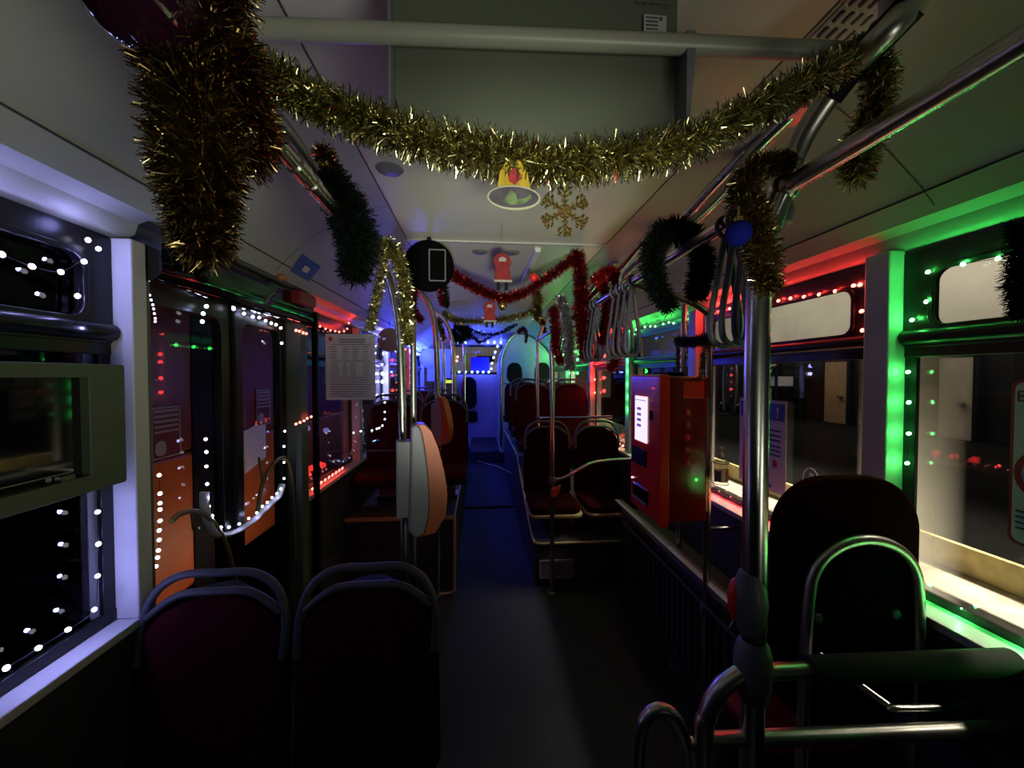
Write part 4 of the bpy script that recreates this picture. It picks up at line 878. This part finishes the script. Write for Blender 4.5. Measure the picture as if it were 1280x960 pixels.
tinsel('thin bronze tinsel strand dangling beside the ticket machine pole', [at(x, y, Y=1.58) for x, y in ((886, 428), (880, 445), (878, 460), (876, 475))], [.015, .014, .013, .015], 450, 't_bronze', 31, n2=60, m2='t_silver')
tinsel('thin bronze tinsel strand on the pole behind the ticket machine', [at(x, y, Y=1.7) for x, y in ((848, 428), (848, 445), (848, 460))], .014, 350, 't_bronze', 32)

# ------------------------------------------------------------------ hanging ornaments
be = thing('bell_ornament', 'flat golden bell cut-out hanging from the gold garland', 'ornament', at(642, 205, Y=.60))
bc = Vector(at(642, 244, Y=.632)); k = .632/480
def bell_pts(): return [(bc.x+k*dx, bc.z-k*dy) for dx, dy in ((-24, 4), (-20, -8), (-17, -28), (-8, -42), (8, -42), (17, -28), (21, -8), (26, 4))]
MB().prism(bell_pts(), 'Y', .630, .634).build('bell_body', 'bell_gold', be)
MB().prism([(bc.x+k*dx, bc.z-k*dy) for dx, dy in ((-8, -30), (5, -32), (9, -20), (2, -12), (-6, -16))], 'Y', .6285, .630).build('red_patch', 'red_felt', be)
def ell(cx, cz, a, b, n=32): return [(cx+a*math.cos(2*PI*i/n), cz+b*math.sin(2*PI*i/n)) for i in range(n)]
MB().prism(ell(bc.x, bc.z-k*5, k*33, k*15), 'Y', .626, .630).build('rim', 'bell_rim', be)
MB().prism(ell(bc.x, bc.z-k*5, k*30.5, k*12.5), 'Y', .6245, .626).build('bell_inside', 'bell_violet', be)
MB().prism([(bc.x+k*dx, bc.z-k*dy) for dx, dy in ((-14, 10), (-8, 2), (-4, -3), (2, 1), (4, 8), (14, 6), (20, 1), (22, 6), (12, 13), (-4, 15))], 'Y', .623, .6245).build('green_sprig', 'bell_green', be)
MB().tube([(bc.x, .632, bc.z+k*42), (bc.x, .64, bc.z+k*60)], .001, 6).build('hook', 'gold_leaf', be)
# snowflake
sf = thing('snowflake_ornament', 'golden glitter snowflake hanging under the gold garland', 'ornament', at(706, 230, Y=.70))
sc = Vector(at(706, 264, Y=.70)); r = .70/480*31; mb = MB()
def bar(p, q, w_):
    d = (Vector(q)-Vector(p)).normalized(); n_ = Vector((-d.y, d.x))*w_
    mb.prism([(p[0]+n_.x, p[1]+n_.y), (q[0]+n_.x, q[1]+n_.y), (q[0]-n_.x, q[1]-n_.y), (p[0]-n_.x, p[1]-n_.y)], 'Y', .697, .703)
for i in range(6):
    a = PI/2+i*PI/3; d = Vector((math.cos(a), math.sin(a))); c0 = Vector((sc.x, sc.z)); bar(c0+d*r*.12, c0+d*r, .0014)
    for f_, l_ in ((.35, .18), (.55, .30), (.75, .28), (.9, .16)):
        for s_ in (-1, 1):
            e = Vector((math.cos(a+s_*.9), math.sin(a+s_*.9))); p = c0+d*r*f_; bar(p, p+e*r*l_, .0015)
            if l_ > .2: mb.prism(ell((p+e*r*l_).x, (p+e*r*l_).y, .0030, .0030, 8), 'Y', .697, .703)
for i in range(6):
    a = i*PI/3; b_ = (i+1)*PI/3; bar((sc.x+r*.27*math.cos(a), sc.z+r*.27*math.sin(a)), (sc.x+r*.27*math.cos(b_), sc.z+r*.27*math.sin(b_)), .0012)
mb.prism(ell(sc.x, sc.z, r*.15, r*.15, 6), 'Y', .696, .704)
mb.build('flake', 'gold_leaf', sf); MB().tube([(sc.x, .70, sc.z+r), (sc.x, .70, sc.z+r+.03)], .0007, 5).build('thread', 'gold_leaf', sf)
# plain red hanging ornaments with white trim (generic)
def felt(label, cx, cy, Y, s, name='felt_ornament', ztop=None):
    t = thing(name, label, 'ornament', at(cx, cy-s, Y=Y)); c = Vector(at(cx, cy, Y=Y)); k = Y/480*s
    P_ = lambda l: [(c.x+k*a*1.4, c.z+k*b) for a, b in l]
    MB().prism(P_([(-.30, -.55), (.34, -.55), (.26, .1), (.34, .45), (.22, .78), (0, .92), (-.22, .80), (-.36, .5), (-.26, .1)]), 'Y', Y-.01, Y+.01).build('felt_body', 'red_felt', t, bevel=.004)
    MB().prism(P_([(-.32, -.62), (.36, -.62), (.36, -.5), (-.32, -.5)]), 'Y', Y-.013, Y+.013).build('white_hem', 'white_felt', t, bevel=.003)
    MB().prism(P_([(-.12, .42), (.12, .42), (.14, .58), (0, .66), (-.14, .58)]), 'Y', Y-.014, Y-.01).build('white_patch', 'white_felt', t)
    for x in (-.16, .14): MB().prism(P_([(x-.06, -1.0), (x+.07, -1.0), (x+.06, -.62), (x-.05, -.62)]), 'Y', Y-.008, Y+.008).build('dark_tassel', 'black', t)
    MB().tube([(c.x, Y, c.z+k*.9), (c.x, Y, ztop or c.z+k*1.3)], .001, 5).build('thread', 'gold_leaf', t)
felt('red felt ornament with white trim hanging above the red swag', 628, 338, 1.9, 24, ztop=2.35)
felt('small red felt ornament with white trim hanging below the red swag', 612, 392, 2.25, 17, ztop=2.06)
for n, (x, y, Y, r, lab) in enumerate(((628, 382, 2.27, .030, 'small amber gold bauble next to the small red ornament'), (667, 347, 2.25, .026, 'small red bauble on top of the red swag'))):
    b = thing('bauble', lab, 'bauble', at(x, y, Y=Y)); MB().ball(at(x, y, Y=Y), r, 20).build('ball', ('gold_leaf', 'red_paint')[n], b, smooth=True)
    MB().lathe(Vector(at(x, y, Y=Y))+Vector((0, 0, r*.97)), [(r*.25, 0), (r*.25, r*.3)], 10).build('cap', 'gold_leaf', b, smooth=True)

# ------------------------------------------------------------------ stickers, signs, small fittings
po = thing('window_poster', 'white information poster with a blue header on the second right window', 'poster', (1.33, 1.7, 1.08))
y0, y1 = 1.56, 1.86
MB().box(1.326, 1.329, y0, y1, 1.07, 1.485).build('sheet', 'paper', po)
MB().box(1.324, 1.326, y0+.01, y1-.01, 1.395, 1.472).build('blue_header', 'blue_ink', po)
mb = MB()
for i in range(3): mb.box(1.3245, 1.326, y0+.03, y1-.03, 1.345-.022*i, 1.353-.022*i)
for i in range(3): mb.box(1.3245, 1.326, y0+.03, y1-.05, 1.275-.02*i, 1.282-.02*i)
mb.build('printed_text', 'ink', po)
MB().prism(ell(y0+.06, 1.20, .014, .018, 14), 'X', 1.3245, 1.326).build('red_mark', 'red_ink', po)
MB().prism([(y0+.10, 1.15), (y0+.16, 1.19), (y0+.16, 1.175), (y0+.13, 1.14), (y0+.16, 1.12), (y0+.10, 1.11)], 'X', 1.3245, 1.326).build('arrow', 'ink', po)
MB().box(1.3245, 1.326, y0+.08, y0+.17, 1.085, 1.10).build('blue_bar', 'blue_ink', po)
def text(body, loc, size, rot, m, parent, name='lettering'):
    cu = bpy.data.curves.new(name, 'FONT'); cu.body = body; cu.size = size; cu.extrude = .0006; cu.materials.append(M[m])
    o = bpy.data.objects.new(name, cu); COL.objects.link(o); o.rotation_euler = rot; o.parent = parent
    o.location = Vector(loc)-ORG[parent.name]
    bpy.context.view_layer.update(); me = bpy.data.meshes.new_from_object(o.evaluated_get(bpy.context.evaluated_depsgraph_get()))
    q = bpy.data.objects.new(name, me); COL.objects.link(q); q.rotation_euler = rot; q.parent = parent; q.location = o.location; bpy.data.objects.remove(o); return q
RW = (PI/2, 0, -PI/2)
text('!', (1.323, y0+.055, 1.408), .07, RW, 'paper', po)
pi_ = thing('pictogram_sticker', 'round white ringed pictogram sticker low on the second right window', 'sticker', (1.33, 1.44, 1.17))
rg = MB(); ring_prism(rg, ell(1.435, 1.175, .040, .052, 28), ell(1.435, 1.175, .035, .046, 28), 'X', 1.326, 1.329); rg.build('ring', 'paper', pi_)
MB().prism([(1.420, 1.20), (1.438, 1.205), (1.442, 1.18), (1.455, 1.165), (1.455, 1.148), (1.42, 1.15)], 'X', 1.326, 1.329).build('symbol', 'paper', pi_)
p2 = thing('pictogram_sticker', 'second faint ringed sticker right of the first one', 'sticker', (1.33, 1.32, 1.18))
rg = MB(); ring_prism(rg, ell(1.335, 1.175, .034, .030, 28), ell(1.335, 1.175, .031, .027, 28), 'X', 1.326, 1.329); rg.build('ring', 'paper_grey', p2)
MB().box(1.326, 1.329, 1.31, 1.36, 1.172, 1.178).build('symbol', 'paper_grey', p2)
ws = thing('window_notice', 'white rounded notice with a red ring at the right edge of the near window', 'notice', (1.33, .80, 1.18))
MB().prism(rrect(.755, 1.385, .20, .41, .02), 'X', 1.329, 1.332).build('red_backing', 'red_ink', ws)
MB().prism(rrect(.755, 1.385, .185, .395, .018), 'X', 1.327, 1.329).build('sheet', 'paper', ws)
text('B', (1.3255, .845, 1.535), .04, RW, 'red_ink', ws)
rg = MB(); ring_prism(rg, ell(.795, 1.36, .05, .06, 24), ell(.795, 1.36, .038, .048, 24), 'X', 1.325, 1.327); rg.build('red_ring', 'red_ink', ws)
mb = MB()
for i in range(4): mb.box(1.3255, 1.327, .70, .84, 1.22+.014*i, 1.225+.014*i)
mb.build('printed_text', 'ink', ws)
bl = thing('blue_sticker', 'blue and white emergency hammer sticker on the left ceiling cover', 'sticker', at(385, 335, Y=2.0))
structure(MB().box(1.1705, 1.1735, Y0, YR, slope_pt(1.172, .003), slope_pt(1.172, -.02)).build('trim_16', 'seam'))
structure(MB().box(.32-1.1735, .32-1.1705, Y0, YR, slope_pt(1.172, .003), slope_pt(1.172, -.02)).build('trim_17', 'seam'))
def on_left(x_, y_): # point on the left slope
    return (x_, y_, slope_pt(.32-x_, .004))
q = [on_left(-.86, 1.84), on_left(-.79, 1.80), on_left(-.79, 2.0), on_left(-.86, 2.03)]
MB().quad(*q).build('sheet', 'blue_ink', bl)
MB().quad(*[(p[0]*.3+.7*sum(w_[0] for w_ in q)/4, p[1]*.3+.7*sum(w_[1] for w_ in q)/4, p[2]*.3+.7*sum(w_[2] for w_ in q)/4-.003) for p in q]).build('white_symbol', 'paper', bl)
t = MB().ball((-.88, 1.80, slope_pt(1.20, .018)), .022, 14, .7).build('hammer_holder', 'copper', smooth=True); setp(t, 'small brown hammer holder beside the blue ceiling sticker', 'holder')
t = MB().prism(rrect(-.90, 1.985, .07, .06, .012), 'Y', 1.95, 2.13).build('emergency_handle_cover', 'red_box', bevel=.008); setp(t, 'dull red emergency cover above the far end of the door', 'cover')
t = thing('rear_window_card', 'square blue card stuck low on the rear window', 'card', (.02, 8.48, 1.65))
MB().prism(rrect(.0, 1.83, .40, .33, .01), 'Y', 8.47, 8.478).build('sheet', 'blue_card', t)
t = thing('destination_box', 'grey box with a small yellow-green lit strip behind the second left pole', 'display', at(563, 478, Y=5.0))
c = Vector(at(562, 484, Y=5.0)); MB().box(c.x-.09, c.x+.09, 4.98, 5.06, c.z-.12, c.z+.12).build('housing', 'grey_plastic', t, bevel=.01)
M['yel'] = mat('lit_strip', (.6, .8, .1), .4, emit=(.75, 1, .12), strength=.9)
MB().box(c.x-.06, c.x+.05, 4.975, 4.98, c.z+.055, c.z+.09).build('lit_strip', 'yel', t)
for n, (x, y, Y, r) in enumerate(((487, 425, 3.6, .11), (537, 448, 6.2, .16))):
    t = thing('paper_disc', ('pale round paper disc hanging beside the white lit pillar', 'far pale round paper disc by the rear window')[n], 'ornament', at(x, y, Y=Y))
    c = Vector(at(x, y, Y=Y)); MB().lathe(c, [(.003, -.004), (r*.96, -.004), (r, 0), (r*.96, .004), (.003, .004)], 28, 'Y').build('disc', 'paper_grey', t, smooth=True)
    MB().tube([c+Vector((0, 0, r)), c+Vector((0, 0, r+.15))], .002, 5).build('thread', 'black', t)
wl = MB().prism(rrect(-.74, 1.78, .42, .58, .02), 'Y', 7.0, 7.02).build('white_poster', 'paper', bevel=.002); setp(wl, 'large white poster at the far left corner', 'poster')
for n, (x, y) in enumerate(((487, 212), (600, 315), (640, 316))):
    p = at(x, y, Z=2.348); t = MB().lathe((p[0], p[1], 2.34), [(.012, 0), (.045, .004), (.05, .010)], 20).build('ceiling_speaker', 'grey_plastic', smooth=True)
    setp(t, ('round ceiling fitting below the left part of the gold garland', 'small ceiling fitting past the joint, left one', 'small ceiling fitting past the joint, right one')[n], 'ceiling fitting')
p = at(1027, 228, Y=.86)
t = MB().lathe((.70, .86, 1.985), [(.012, -.04), (.028, -.03), (.034, 0), (.030, .02), (.018, .04)], 20).build('speaker_pod', 'grey_plastic', smooth=True); setp(t, 'pale rounded fitting behind the right rail joint', 'ceiling fitting')
t = MB().ball(at(416, 283, Y=1.05), .016, 14, 1.6).build('rail_end_cap', 'grey_plastic', smooth=True); setp(t, 'violet-lit rounded rail fitting below the left rail', 'fitting')
